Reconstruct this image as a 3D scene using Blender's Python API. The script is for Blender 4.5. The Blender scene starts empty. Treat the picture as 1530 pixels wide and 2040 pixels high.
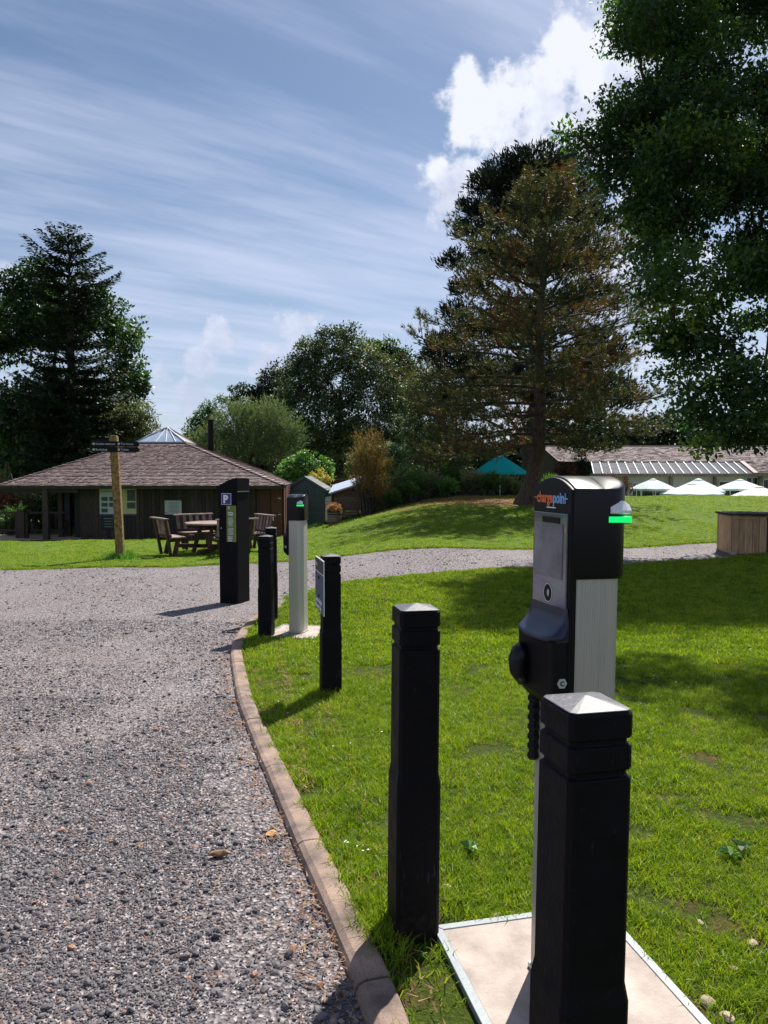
import bpy, math, random
import numpy as np
from mathutils import Vector, Matrix, noise
from mathutils.geometry import delaunay_2d_cdt
R = math.radians
rng = np.random.default_rng(7)
random.seed(7)
SC = bpy.context.scene
COL = SC.collection

# ------------------------------------------------------------------ camera
PITCH = R(2.8)
cam_d = bpy.data.cameras.new('camera')
cam_d.sensor_fit = 'VERTICAL'
cam_d.sensor_height = 34.0
cam_d.lens = 34.0 * 1530 / 2040
cam_d.clip_start = 0.05
cam_d.clip_end = 3000
cam = bpy.data.objects.new('camera', cam_d)
COL.objects.link(cam)
cam.location = (0, 0, 1.5)
cam.rotation_euler = (R(90) - PITCH, 0, 0)
SC.camera = cam

# ------------------------------------------------------------------ sun, sky, exposure
SUN_EL, SUN_AZ = R(52), R(26)          # azimuth clockwise from +Y (camera forward)
sun_dir = Vector((math.sin(SUN_AZ) * math.cos(SUN_EL), math.cos(SUN_AZ) * math.cos(SUN_EL), math.sin(SUN_EL)))
sd = bpy.data.lights.new('sun', 'SUN')
sd.energy = 4.8
sd.angle = R(0.55)
sd.color = (1.0, 0.95, 0.87)
sun = bpy.data.objects.new('sun', sd)
COL.objects.link(sun)
sun.rotation_euler = (-sun_dir).to_track_quat('-Z', 'Y').to_euler()
vs = SC.view_settings
vs.view_transform = 'Standard'
vs.look = 'None'
vs.exposure = 0.85
vs.gamma = 1.0
vs.use_curve_mapping = False

W = bpy.data.worlds.new('World')
SC.world = W
W.use_nodes = True
nt = W.node_tree
nt.nodes.clear()


class N:
    """small node helper"""
    def __init__(s, tree):
        s.t = tree

    def n(s, typ, **kw):
        nd = s.t.nodes.new(typ)
        for k, v in kw.items():
            setattr(nd, k, v)
        return nd

    def put(s, sock, v):
        if isinstance(v, bpy.types.NodeSocket):
            s.t.links.new(v, sock)
        elif v is not None:
            sock.default_value = v

    def m(s, op, a, b=None, c=None, clamp=False):
        nd = s.n('ShaderNodeMath', operation=op)
        nd.use_clamp = clamp
        s.put(nd.inputs[0], a)
        if b is not None: s.put(nd.inputs[1], b)
        if c is not None: s.put(nd.inputs[2], c)
        return nd.outputs[0]

    def vm(s, op, a, b=None, out=0):
        nd = s.n('ShaderNodeVectorMath', operation=op)
        s.put(nd.inputs[0], a)
        if b is not None: s.put(nd.inputs[1], b)
        return nd.outputs[out]

    def mix(s, f, a, b, blend='MIX'):
        nd = s.n('ShaderNodeMix', data_type='RGBA', blend_type=blend)
        s.put(nd.inputs[0], f)
        s.put(nd.inputs[6], a)
        s.put(nd.inputs[7], b)
        return nd.outputs[2]

    def ramp(s, f, stops, interp='LINEAR'):
        nd = s.n('ShaderNodeValToRGB')
        nd.color_ramp.interpolation = interp
        el = nd.color_ramp.elements
        while len(el) < len(stops): el.new(0.5)
        for e, (p, c) in zip(el, stops):
            e.position = p
            e.color = c if len(c) == 4 else (*c, 1)
        s.put(nd.inputs[0], f)
        return nd.outputs[0]

    def noise(s, vec, scale, detail=4, rough=0.55, out=0, dist=0.0):
        nd = s.n('ShaderNodeTexNoise')
        s.put(nd.inputs['Vector'], vec)
        nd.inputs['Scale'].default_value = scale
        nd.inputs['Detail'].default_value = detail
        nd.inputs['Roughness'].default_value = rough
        nd.inputs['Distortion'].default_value = dist
        return nd.outputs[out]

    def maprange(s, v, a, b, c=0.0, d=1.0, smooth=False):
        nd = s.n('ShaderNodeMapRange')
        if smooth: nd.interpolation_type = 'SMOOTHSTEP'
        s.put(nd.inputs[0], v)
        for i, q in zip((1, 2, 3, 4), (a, b, c, d)): s.put(nd.inputs[i], q)
        return nd.outputs[0]


def pix_dir(px, py):
    """direction of a point of the view, unit length"""
    v = (1020 - py) / 1530
    return Vector(((px - 765) / 1530, math.cos(PITCH) + v * math.sin(PITCH), -math.sin(PITCH) + v * math.cos(PITCH)))


def at(px, py, Y):
    d = pix_dir(px, py)
    return Vector((d.x / d.y * Y, Y, 1.5 + d.z / d.y * Y))


w = N(nt)
tc = w.n('ShaderNodeTexCoord').outputs['Generated']
sky = w.n('ShaderNodeTexSky', sky_type='NISHITA')
sky.sun_disc = False
sky.sun_elevation = SUN_EL
sky.sun_rotation = SUN_AZ
sky.air_density = 1.0
sky.dust_density = 0.5
sky.ozone_density = 2.6
dirv = w.vm('NORMALIZE', tc)
sep = w.n('ShaderNodeSeparateXYZ')
w.put(sep.inputs[0], dirv)
dx, dy, dz = sep.outputs
# high cirrus: streaks on a flat layer overhead
zz = w.m('MAXIMUM', w.m('ADD', dz, 0.09), 0.06)
cx = w.m('DIVIDE', dx, zz)
cy = w.m('DIVIDE', dy, zz)
AZC = R(58)
u_ = w.m('ADD', w.m('MULTIPLY', cx, math.sin(AZC)), w.m('MULTIPLY', cy, math.cos(AZC)))
v_ = w.m('SUBTRACT', w.m('MULTIPLY', cx, math.cos(AZC)), w.m('MULTIPLY', cy, math.sin(AZC)))
cmb = w.n('ShaderNodeCombineXYZ')
w.put(cmb.inputs[0], w.m('MULTIPLY', u_, 0.20))
w.put(cmb.inputs[1], w.m('MULTIPLY', v_, 1.25))
cmb.inputs[2].default_value = 3.7
n1 = w.noise(cmb.outputs[0], 1.35, 5, 0.5, dist=0.35)
cmb2 = w.n('ShaderNodeCombineXYZ')
w.put(cmb2.inputs[0], w.m('MULTIPLY', u_, 0.55))
w.put(cmb2.inputs[1], w.m('MULTIPLY', v_, 2.2))
n2 = w.noise(cmb2.outputs[0], 2.0, 6, 0.6, dist=0.2)
cir = w.m('ADD', w.m('MULTIPLY', n1, 0.64), w.m('MULTIPLY', n2, 0.36))
cirf = w.maprange(cir, 0.38, 0.62, 0.0, 1.0, True)
cirf = w.m('MULTIPLY', cirf, w.maprange(dz, 0.0, 0.9, 0.74, 0.56))
# thin milky veil towards the horizon
veil = w.maprange(dz, 0.0, 0.42, 0.42, 0.0, True)
skycol = w.mix(veil, sky.outputs[0], (6.1, 7.0, 9.4, 1))
skycol = w.mix(cirf, skycol, (7.2, 7.9, 10.2, 1))
# cumulus: heaps at given directions plus a scatter of them all round
heaps = [(1180, 130, 95), (1130, 90, 52), (1090, 215, 95), (1000, 225, 78), (945, 215, 62), (935, 160, 34), (1035, 150, 38),
         (1230, 120, 90), (1180, 230, 95), (1290, 150, 100), (1060, 265, 75), (1260, 300, 110), (1330, 250, 130), (900, 385, 60), (880, 350, 30),
         (925, 355, 46), (1240, 500, 130), (1330, 620, 130), (435, 668, 36), (460, 680, 26), (590, 665, 46), (612, 640, 32),
         (540, 720, 42), (400, 718, 32), (325, 742, 24), (380, 790, 34), (1100, 420, 90), (15, 560, 34)]
n3 = w.noise(dirv, 17.0, 7, 0.6)
n4 = w.noise(dirv, 5.0, 3, 0.5)
best = None
for px, py, rp in heaps:
    c = pix_dir(px, py).normalized()
    d = w.vm('DISTANCE', dirv, tuple(c), out=1)
    f = w.m('SUBTRACT', 1.0, w.m('DIVIDE', d, rp / 1530 * 1.0))
    best = f if best is None else w.m('MAXIMUM', best, f)
fld = w.noise(dirv, 3.1, 2, 0.5)
fld = w.m('ADD', w.maprange(fld, 0.55, 0.75, -1.5, 0.6), w.maprange(dy, 0.2, -0.2, -3.0, 0.0))
best = w.m('MAXIMUM', best, fld)
best = w.m('MAXIMUM', best, -1.0)
n5 = w.noise(dirv, 42.0, 5, 0.6)
dens = w.m('ADD', w.m('ADD', best, 0.05), w.m('ADD', w.m('MULTIPLY', w.m('SUBTRACT', n3, 0.5), 2.2), w.m('MULTIPLY', w.m('SUBTRACT', n5, 0.5), 1.3)))
cum = w.maprange(dens, 0.0, 0.55, 0.0, 1.0, True)
cum = w.m('MULTIPLY', cum, w.maprange(dz, 0.12, 0.32, 0.60, 0.95))
shade = w.m('ADD', w.m('MULTIPLY', n4, 0.62), w.m('ADD', w.m('MULTIPLY', n3, 0.30), w.m('MULTIPLY', w.m('SUBTRACT', n5, 0.5), 0.25)))
ccol = w.ramp(shade, [(0.37, (6.0, 6.6, 8.4)), (0.46, (7.6, 8.1, 9.7)), (0.56, (9.8, 10.1, 11.1))])
skycol = w.mix(cum, skycol, ccol)
bg = w.n('ShaderNodeBackground')
w.put(bg.inputs[0], skycol)
bg.inputs[1].default_value = 0.053
wo = w.n('ShaderNodeOutputWorld')
nt.links.new(bg.outputs[0], wo.inputs[0])


# ------------------------------------------------------------------ materials
def new_mat(name):
    m = bpy.data.materials.new(name)
    m.use_nodes = True
    t = m.node_tree
    t.nodes.clear()
    h = N(t)
    out = h.n('ShaderNodeOutputMaterial')
    b = h.n('ShaderNodeBsdfPrincipled')
    t.links.new(b.outputs[0], out.inputs[0])
    h.out, h.b = out, b
    h.pos = h.n('ShaderNodeNewGeometry').outputs['Position']
    h.obj = h.n('ShaderNodeTexCoord').outputs['Object']
    return m, h


def c4(c): return (*c, 1)


def plain(name, col, rough=0.6, var=0.25, scale=8.0, bump=0.0, bscale=40.0, metal=0.0, spec=0.5, stretch=None, rnd=0.0, coat=0.0):
    """base colour mottled by noise, optional relief and per-object variation"""
    m, h = new_mat(name)
    v = h.obj
    if stretch:
        mp = h.n('ShaderNodeMapping')
        h.put(mp.inputs[0], v)
        mp.inputs['Scale'].default_value = stretch
        v = mp.outputs[0]
    n = h.noise(v, scale, 5, 0.6)
    lo = tuple(max(0, x * (1 - var)) for x in col)
    hi = tuple(min(1, x * (1 + var)) for x in col)
    colr = h.ramp(n, [(0.3, lo), (0.7, hi)])
    if rnd:
        oi = h.n('ShaderNodeObjectInfo').outputs['Random']
        k = h.maprange(oi, 0, 1, 1 - rnd, 1 + rnd)
        hs = h.n('ShaderNodeHueSaturation')
        h.put(hs.inputs['Value'], k)
        h.put(hs.inputs['Color'], colr)
        colr = hs.outputs[0]
    h.put(h.b.inputs['Base Color'], colr)
    h.b.inputs['Roughness'].default_value = rough
    h.b.inputs['Metallic'].default_value = metal
    h.b.inputs['Specular IOR Level'].default_value = spec
    if coat: h.b.inputs['Coat Weight'].default_value = coat
    if bump:
        bn = h.n('ShaderNodeBump')
        bn.inputs['Strength'].default_value = bump
        bn.inputs['Distance'].default_value = 0.01
        h.put(bn.inputs['Height'], h.noise(v, bscale, 4, 0.65))
        h.put(h.b.inputs['Normal'], bn.outputs[0])
    return m


def leaf_mat(name, stops, trans=0.35, rough=0.5, tr_gain=1.6, spec=0.35, hue=(1, 1.15, .5)):
    """foliage: colour along the per-leaf 'tint' value, light passes through"""
    m, h = new_mat(name)
    a = h.n('ShaderNodeAttribute', attribute_name='tint').outputs['Fac']
    col = h.ramp(a, stops)
    h.put(h.b.inputs['Base Color'], col)
    h.b.inputs['Roughness'].default_value = rough
    h.b.inputs['Specular IOR Level'].default_value = spec
    tr = h.n('ShaderNodeBsdfTranslucent')
    h.put(tr.inputs[0], h.mix(1.0, col, (tr_gain * hue[0], tr_gain * hue[1], tr_gain * hue[2], 1), 'MULTIPLY'))
    mx = h.n('ShaderNodeMixShader')
    mx.inputs[0].default_value = trans
    h.t.links.new(h.b.outputs[0], mx.inputs[1])
    h.t.links.new(tr.outputs[0], mx.inputs[2])
    h.t.links.new(mx.outputs[0], h.out.inputs[0])
    return m


M = {}
mt, h = new_mat('black_recycled_plastic_worn')
_a = h.noise(h.obj, 14, 5, 0.6); _b = h.noise(h.obj, 46, 4, 0.75)
_mp = h.n('ShaderNodeMapping'); h.put(_mp.inputs[0], h.obj); _mp.inputs['Scale'].default_value = (90, 90, 9); _mp.inputs['Rotation'].default_value = (.5, .3, 0)
_c = h.noise(_mp.outputs[0], 1.0, 2, 0.5)
_col = h.ramp(_a, [(0.3, (0.0025, 0.0025, 0.0035)), (0.7, (0.0065, 0.006, 0.0085))])
_col = h.mix(h.maprange(_b, 0.62, 0.74, 0, 0.55), _col, (0.03, 0.028, 0.032, 1))
_col = h.mix(h.maprange(_c, 0.70, 0.76, 0, 0.5), _col, (0.07, 0.065, 0.07, 1))
_s = h.n('ShaderNodeSeparateXYZ'); h.put(_s.inputs[0], h.obj)
_d = h.m('ADD', h.maprange(_s.outputs[2], 0.02, 0.20, 0.55, 0.0), h.m('MULTIPLY', h.m('SUBTRACT', _b, 0.5), 1.2))
_col = h.mix(h.maprange(_d, 0.3, 0.8, 0, 0.6), _col, (0.045, 0.034, 0.024, 1))
h.put(h.b.inputs['Base Color'], _col); h.put(h.b.inputs['Roughness'], h.maprange(_a, .3, .7, .5, .72)); h.b.inputs['Specular IOR Level'].default_value = 0.13
_bn = h.n('ShaderNodeBump'); _bn.inputs['Strength'].default_value = 0.35; _bn.inputs['Distance'].default_value = 0.006
h.put(_bn.inputs['Height'], h.noise(h.obj, 60, 4, 0.7)); h.put(h.b.inputs['Normal'], _bn.outputs[0])
M['bollard'] = mt
M['black_plastic'] = plain('black_recycled_plastic', (0.0035, 0.0035, 0.0048), 0.62, 0.5, 14, 0.25, 55, spec=0.12)
# bollard top: dust, with sun and sky sheen put into its pale colour
mt, h = new_mat('dusty_sheen_cap')
nn = h.noise(h.obj, 60, 6, 0.7)
h.put(h.b.inputs['Base Color'], h.ramp(nn, [(0.3, (0.035, 0.035, 0.045)), (0.55, (0.075, 0.075, 0.09)), (0.75, (0.18, 0.18, 0.20))]))
h.b.inputs['Roughness'].default_value = 0.5
bn = h.n('ShaderNodeBump'); bn.inputs['Strength'].default_value = 0.35; bn.inputs['Distance'].default_value = 0.003
h.put(bn.inputs['Height'], nn); h.put(h.b.inputs['Normal'], bn.outputs[0])
M['cap'] = mt
M['gloss_black'] = plain('glossy_black_housing', (0.003, 0.0035, 0.007), 0.30, 0.15, 5, spec=0.28)
M['satin_black'] = plain('satin_black', (0.004, 0.004, 0.005), 0.5, 0.2, 10, spec=0.18)
M['navy'] = plain('navy_plastic', (0.008, 0.012, 0.038), 0.38, 0.1, 5, spec=0.5)
M['alu'] = plain('anodised_aluminium', (0.47, 0.455, 0.40), 0.40, 0.06, 4, metal=0.25, stretch=(30, 30, 0.6))
M['white'] = plain('white_plastic', (0.78, 0.79, 0.80), 0.4, 0.04)
M['lettering'] = plain('white_lettering', (0.75, 0.76, 0.76), 0.6, 0.02)
M['orange'] = plain('orange_lettering', (0.72, 0.16, 0.04), 0.5, 0.02)
M['sky_blue'] = plain('pale_blue_lettering', (0.22, 0.42, 0.72), 0.5, 0.02)
M['concrete'] = plain('pale_concrete', (0.36, 0.30, 0.265), 0.85, 0.28, 9, 0.3, 120)
M['rim'] = plain('galvanised_rim', (0.21, 0.235, 0.25), 0.55, 0.12, 12, 0.1, 60, metal=0.2)
mt, h = new_mat('kerb_concrete')
na = h.noise(h.pos, 7, 5, 0.6); nb = h.noise(h.pos, 160, 3, 0.7)
col = h.ramp(na, [(0.3, (0.085, 0.065, 0.058)), (0.48, (0.22, 0.155, 0.125)), (0.72, (0.36, 0.25, 0.19))])
col = h.mix(h.maprange(nb, 0.52, 0.70, 0, 0.65), col, (0.05, 0.038, 0.034, 1))
h.put(h.b.inputs['Base Color'], col); h.b.inputs['Roughness'].default_value = 0.9
bn = h.n('ShaderNodeBump'); bn.inputs['Strength'].default_value = 0.6; bn.inputs['Distance'].default_value = 0.004
h.put(bn.inputs['Height'], h.m('ADD', nb, na)); h.put(h.b.inputs['Normal'], bn.outputs[0])
M['kerb'] = mt
M['dark_wood'] = plain('dark_stained_timber', (0.036, 0.024, 0.019), 0.8, 0.7, 3, 0.4, 14, stretch=(14, 14, 1.2), rnd=0.45)
M['brown_wood'] = plain('red_brown_timber', (0.085, 0.026, 0.014), 0.75, 0.5, 3, 0.4, 14, stretch=(14, 14, 1.2), rnd=0.4)
M['bench_wood'] = plain('weathered_bench_timber', (0.24, 0.165, 0.145), 0.8, 0.5, 6, 0.5, 20, rnd=0.25)
M['bench_leg'] = plain('bench_leg_timber', (0.055, 0.022, 0.014), 0.8, 0.5, 6, 0.5, 20, rnd=0.25)
M['plank'] = plain('tan_plank', (0.46, 0.28, 0.15), 0.8, 0.35, 4, 0.5, 20, stretch=(10, 10, 1.0), rnd=0.25)
M['post_moss'] = plain('mossy_post_timber', (0.20, 0.13, 0.045), 0.9, 0.65, 16, 0.9, 40)
M['shed_green'] = plain('grey_green_paint', (0.052, 0.078, 0.078), 0.6, 0.2, 4, 0.2, 20, rnd=0.06)
M['felt'] = plain('roofing_felt', (0.13, 0.14, 0.13), 0.9, 0.2, 5, 0.3, 60)
M['tin'] = plain('pale_roof_sheet', (0.42, 0.48, 0.60), 0.45, 0.12, 5)
M['fence_wood'] = plain('rough_fence_board', (0.13, 0.085, 0.06), 0.85, 0.5, 3, 0.5, 14, stretch=(1.2, 12, 12), rnd=0.3)
M['green_panel'] = plain('olive_green_panel', (0.11, 0.19, 0.025), 0.45, 0.06)
M['p_blue'] = plain('blue_sign_face', (0.008, 0.02, 0.20), 0.35, 0.05)
M['slate_sign'] = plain('slate_sign_face', (0.022, 0.027, 0.040), 0.5, 0.25, 3, spec=.2)
M['slate_sign2'] = plain('slate_blue_sign_face', (0.045, 0.07, 0.14), 0.5, 0.3, 9, spec=.2)
M['paper'] = plain('pale_notice', (0.42, 0.46, 0.45), 0.7, 0.06)
M['cream'] = plain('cream_notice', (0.48, 0.44, 0.20), 0.7, 0.06)
M['chalk'] = plain('chalkboard', (0.012, 0.013, 0.013), 0.7, 0.3)
M['photo'] = plain('small_dark_pictures', (0.05, 0.06, 0.05), 0.6, 0.8, 60)
M['white_wall'] = plain('white_render', (0.62, 0.58, 0.56), 0.8, 0.08, 2)
M['glass_dark'] = plain('dark_window_glass', (0.02, 0.025, 0.035), 0.08, 0.3, 2, spec=0.8)
M['teal_cloth'] = leaf_mat('teal_cloth', [(0, (0.015, 0.55, 0.58)), (1, (0.015, 0.60, 0.63))], 0.55, 0.7, 1.5, 0.2, (1, 1, 1))
M['white_cloth'] = leaf_mat('pale_cloth', [(0, (0.66, 0.74, 0.75)), (1, (0.70, 0.78, 0.79))], 0.25, 0.7, 0.95, 0.2, (1, 1, 1))
M['barrel'] = plain('barrel_oak', (0.20, 0.13, 0.10), 0.8, 0.4, 6, 0.3, 30)
M['steel'] = plain('steel_fitting', (0.45, 0.45, 0.46), 0.35, 0.1, metal=0.8)
M['paving'] = plain('pink_paving', (0.40, 0.30, 0.25), 0.85, 0.15, 3, 0.2, 60)
M['bark_pine'] = plain('pine_bark', (0.085, 0.055, 0.042), 0.95, 0.6, 7, 1.0, 16, stretch=(2.5, 2.5, 0.8))
M['bark_grey'] = plain('grey_bark', (0.05, 0.042, 0.035), 0.95, 0.5, 6, 0.9, 18, stretch=(2.5, 2.5, 0.8))
M['hex'] = plain('hexagon_label', (0.45, 0.52, 0.44), 0.5, 0.05)
M['stone'] = plain('field_stone', (0.38, 0.30, 0.20), 0.85, 0.4, 30, 0.5, 60, rnd=0.3)
# screen glass: blurred reflections painted into the mottled base colour
mt, h = new_mat('display_glass')
na = h.noise(h.obj, 5, 3, 0.5)
mp = h.n('ShaderNodeMapping'); h.put(mp.inputs[0], h.obj); mp.inputs['Scale'].default_value = (3, 3, 14)
nb = h.noise(mp.outputs[0], 1.6, 2, 0.5, out=1)
col = h.ramp(na, [(0.38, (0.02, 0.018, 0.026)), (0.55, (0.09, 0.08, 0.10)), (0.7, (0.18, 0.165, 0.20))])
col = h.mix(0.28, col, nb)
h.put(h.b.inputs['Base Color'], h.mix(1.0, col, (0.75, 0.75, 0.8, 1), 'MULTIPLY')); h.b.inputs['Roughness'].default_value = 0.12
h.b.inputs['Coat Weight'].default_value = 0.6
M['screen'] = mt
mt, h = new_mat('status_lamp_green')
h.b.inputs['Base Color'].default_value = (0.0, 0.25, 0.08, 1)
h.b.inputs['Emission Color'].default_value = (0.0, 0.50, 0.10, 1)
h.b.inputs['Emission Strength'].default_value = 1.0
M['led'] = mt
# sky-lit roof glazing
mt, h = new_mat('roof_glass')
n_ = h.noise(h.pos, 0.9, 3, 0.5)
h.put(h.b.inputs['Base Color'], h.ramp(n_, [(0.35, (0.06, 0.07, 0.09)), (0.65, (0.22, 0.26, 0.34))]))
h.b.inputs['Roughness'].default_value = 0.12
h.b.inputs['Specular IOR Level'].default_value = 0.9
M['roof_glass'] = mt
mt, h = new_mat('skylight_glass')  # pale blue of the reflected sky is put into the pane colour
n_ = h.noise(h.pos, 1.2, 3, 0.5)
h.put(h.b.inputs['Base Color'], h.ramp(n_, [(0.35, (0.15, 0.20, 0.30)), (0.65, (0.30, 0.38, 0.52))]))
h.b.inputs['Roughness'].default_value = 0.3; h.b.inputs['Specular IOR Level'].default_value = 0.3
M['skylight_glass'] = mt
mt, h = new_mat('canopy_glass')
n_ = h.noise(h.pos, 1.6, 4, 0.6)
h.put(h.b.inputs['Base Color'], h.ramp(n_, [(0.35, (0.012, 0.014, 0.02)), (0.65, (0.06, 0.065, 0.085))]))
h.b.inputs['Roughness'].default_value = 0.3; h.b.inputs['Specular IOR Level'].default_value = 0.06
M['canopy_glass'] = mt
# shingles, tint per shingle
mt, h = new_mat('cedar_shingle')
a = h.n('ShaderNodeAttribute', attribute_name='tint').outputs['Fac']
n_ = h.noise(h.pos, 1.1, 4, 0.6)
col = h.ramp(a, [(0.0, (0.085, 0.055, 0.055)), (0.35, (0.17, 0.118, 0.115)), (0.7, (0.28, 0.21, 0.205)), (1.0, (0.55, 0.46, 0.44))])
col = h.mix(h.maprange(n_, 0.4, 0.7, 0, 0.35), col, (0.13, 0.065, 0.068, 1))
h.put(h.b.inputs['Base Color'], col); h.b.inputs['Roughness'].default_value = 0.7
M['shingle'] = mt

F = {}
F['dark'] = leaf_mat('oak_leaf', [(0, (0.014, 0.035, 0.014)), (0.5, (0.038, 0.084, 0.024)), (0.85, (0.081, 0.149, 0.030)), (1, (0.216, 0.284, 0.047))], 0.42, 0.42, 1.6)
F['left'] = leaf_mat('broad_leaf', [(0, (0.017, 0.041, 0.014)), (0.7, (0.046, 0.099, 0.026)), (1, (0.087, 0.160, 0.043))], 0.28, 0.45, 1.3)
F['fir'] = leaf_mat('fir_needle', [(0, (0.008, 0.022, 0.012)), (0.7, (0.022, 0.046, 0.019)), (1, (0.054, 0.090, 0.024))], 0.12, 0.6, 1.2)
F['pine'] = leaf_mat('pine_needle', [(0, (0.022, 0.042, 0.015)), (0.40, (0.077, 0.090, 0.029)), (0.60, (0.143, 0.105, 0.035)), (0.80, (0.187, 0.077, 0.031)), (1, (0.220, 0.064, 0.031))], 0.25, 0.55, 1.2)
F['black'] = leaf_mat('dark_pine_needle', [(0, (0.005, 0.013, 0.008)), (1, (0.022, 0.036, 0.018))], 0.10, 0.6, 1.2)
F['holm'] = leaf_mat('holm_leaf', [(0, (0.032, 0.058, 0.026)), (0.6, (0.096, 0.136, 0.056)), (1, (0.272, 0.296, 0.136))], 0.18, 0.55, 1.2)
F['green'] = leaf_mat('mid_green_leaf', [(0, (0.021, 0.050, 0.017)), (0.6, (0.056, 0.119, 0.028)), (1, (0.126, 0.210, 0.049))], 0.3, 0.5, 1.4)
F['grey'] = leaf_mat('grey_green_leaf', [(0, (0.060, 0.090, 0.042)), (0.6, (0.156, 0.198, 0.102)), (1, (0.288, 0.324, 0.180))], 0.3, 0.6, 1.1)
F['pale'] = leaf_mat('pale_olive_leaf', [(0, (0.068, 0.095, 0.041)), (0.6, (0.162, 0.189, 0.081)), (1, (0.378, 0.378, 0.189))], 0.25, 0.6, 1.2)
F['laurel'] = leaf_mat('laurel_leaf', [(0, (0.03, 0.08, 0.02)), (0.6, (0.08, 0.20, 0.035)), (1, (0.26, 0.42, 0.10))], 0.35, 0.5, 1.3, 0.3)
F['yellow'] = leaf_mat('golden_leaf', [(0, (0.14, 0.14, 0.02)), (0.6, (0.36, 0.30, 0.04)), (1, (0.55, 0.45, 0.10))], 0.3, 0.5, 1.1)
F['brown'] = leaf_mat('brown_bamboo_leaf', [(0, (0.07, 0.045, 0.02)), (0.5, (0.19, 0.115, 0.045)), (0.8, (0.27, 0.17, 0.06)), (1, (0.22, 0.20, 0.05))], 0.3, 0.6, 1.1)
F['bronze'] = leaf_mat('bronze_leaf', [(0, (0.05, 0.018, 0.014)), (0.6, (0.13, 0.04, 0.03)), (1, (0.24, 0.11, 0.04))], 0.25, 0.6, 1.1)
F['flower'] = leaf_mat('orange_flower', [(0, (0.35, 0.08, 0.03)), (0.5, (0.5, 0.2, 0.12)), (1, (0.6, 0.35, 0.3))], 0.3, 0.6, 1.0)
F['whitefl'] = leaf_mat('white_flower_leaf', [(0, (0.03, 0.07, 0.03)), (0.65, (0.06, 0.13, 0.06)), (0.8, (0.4, 0.48, 0.42)), (1, (0.6, 0.65, 0.6))], 0.3, 0.5, 1.1)
F['far'] = leaf_mat('wood_leaf', [(0, (0.013, 0.026, 0.013)), (0.7, (0.031, 0.055, 0.021)), (1, (0.065, 0.098, 0.036))], 0.15, 0.6, 1.2)


# ------------------------------------------------------------------ object helpers
def tag(o, label=None, cat=None, group=None, kind=None):
    if label: o['label'] = label
    if cat: o['category'] = cat
    if group: o['group'] = group
    if kind: o['kind'] = kind
    return o


def empty(name, loc, rz=0.0, label=None, cat=None, group=None, kind=None):
    o = bpy.data.objects.new(name, None)
    COL.objects.link(o)
    o.empty_display_size = 0.1
    o.location = loc
    o.rotation_euler = (0, 0, rz)
    return tag(o, label, cat, group, kind)


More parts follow.
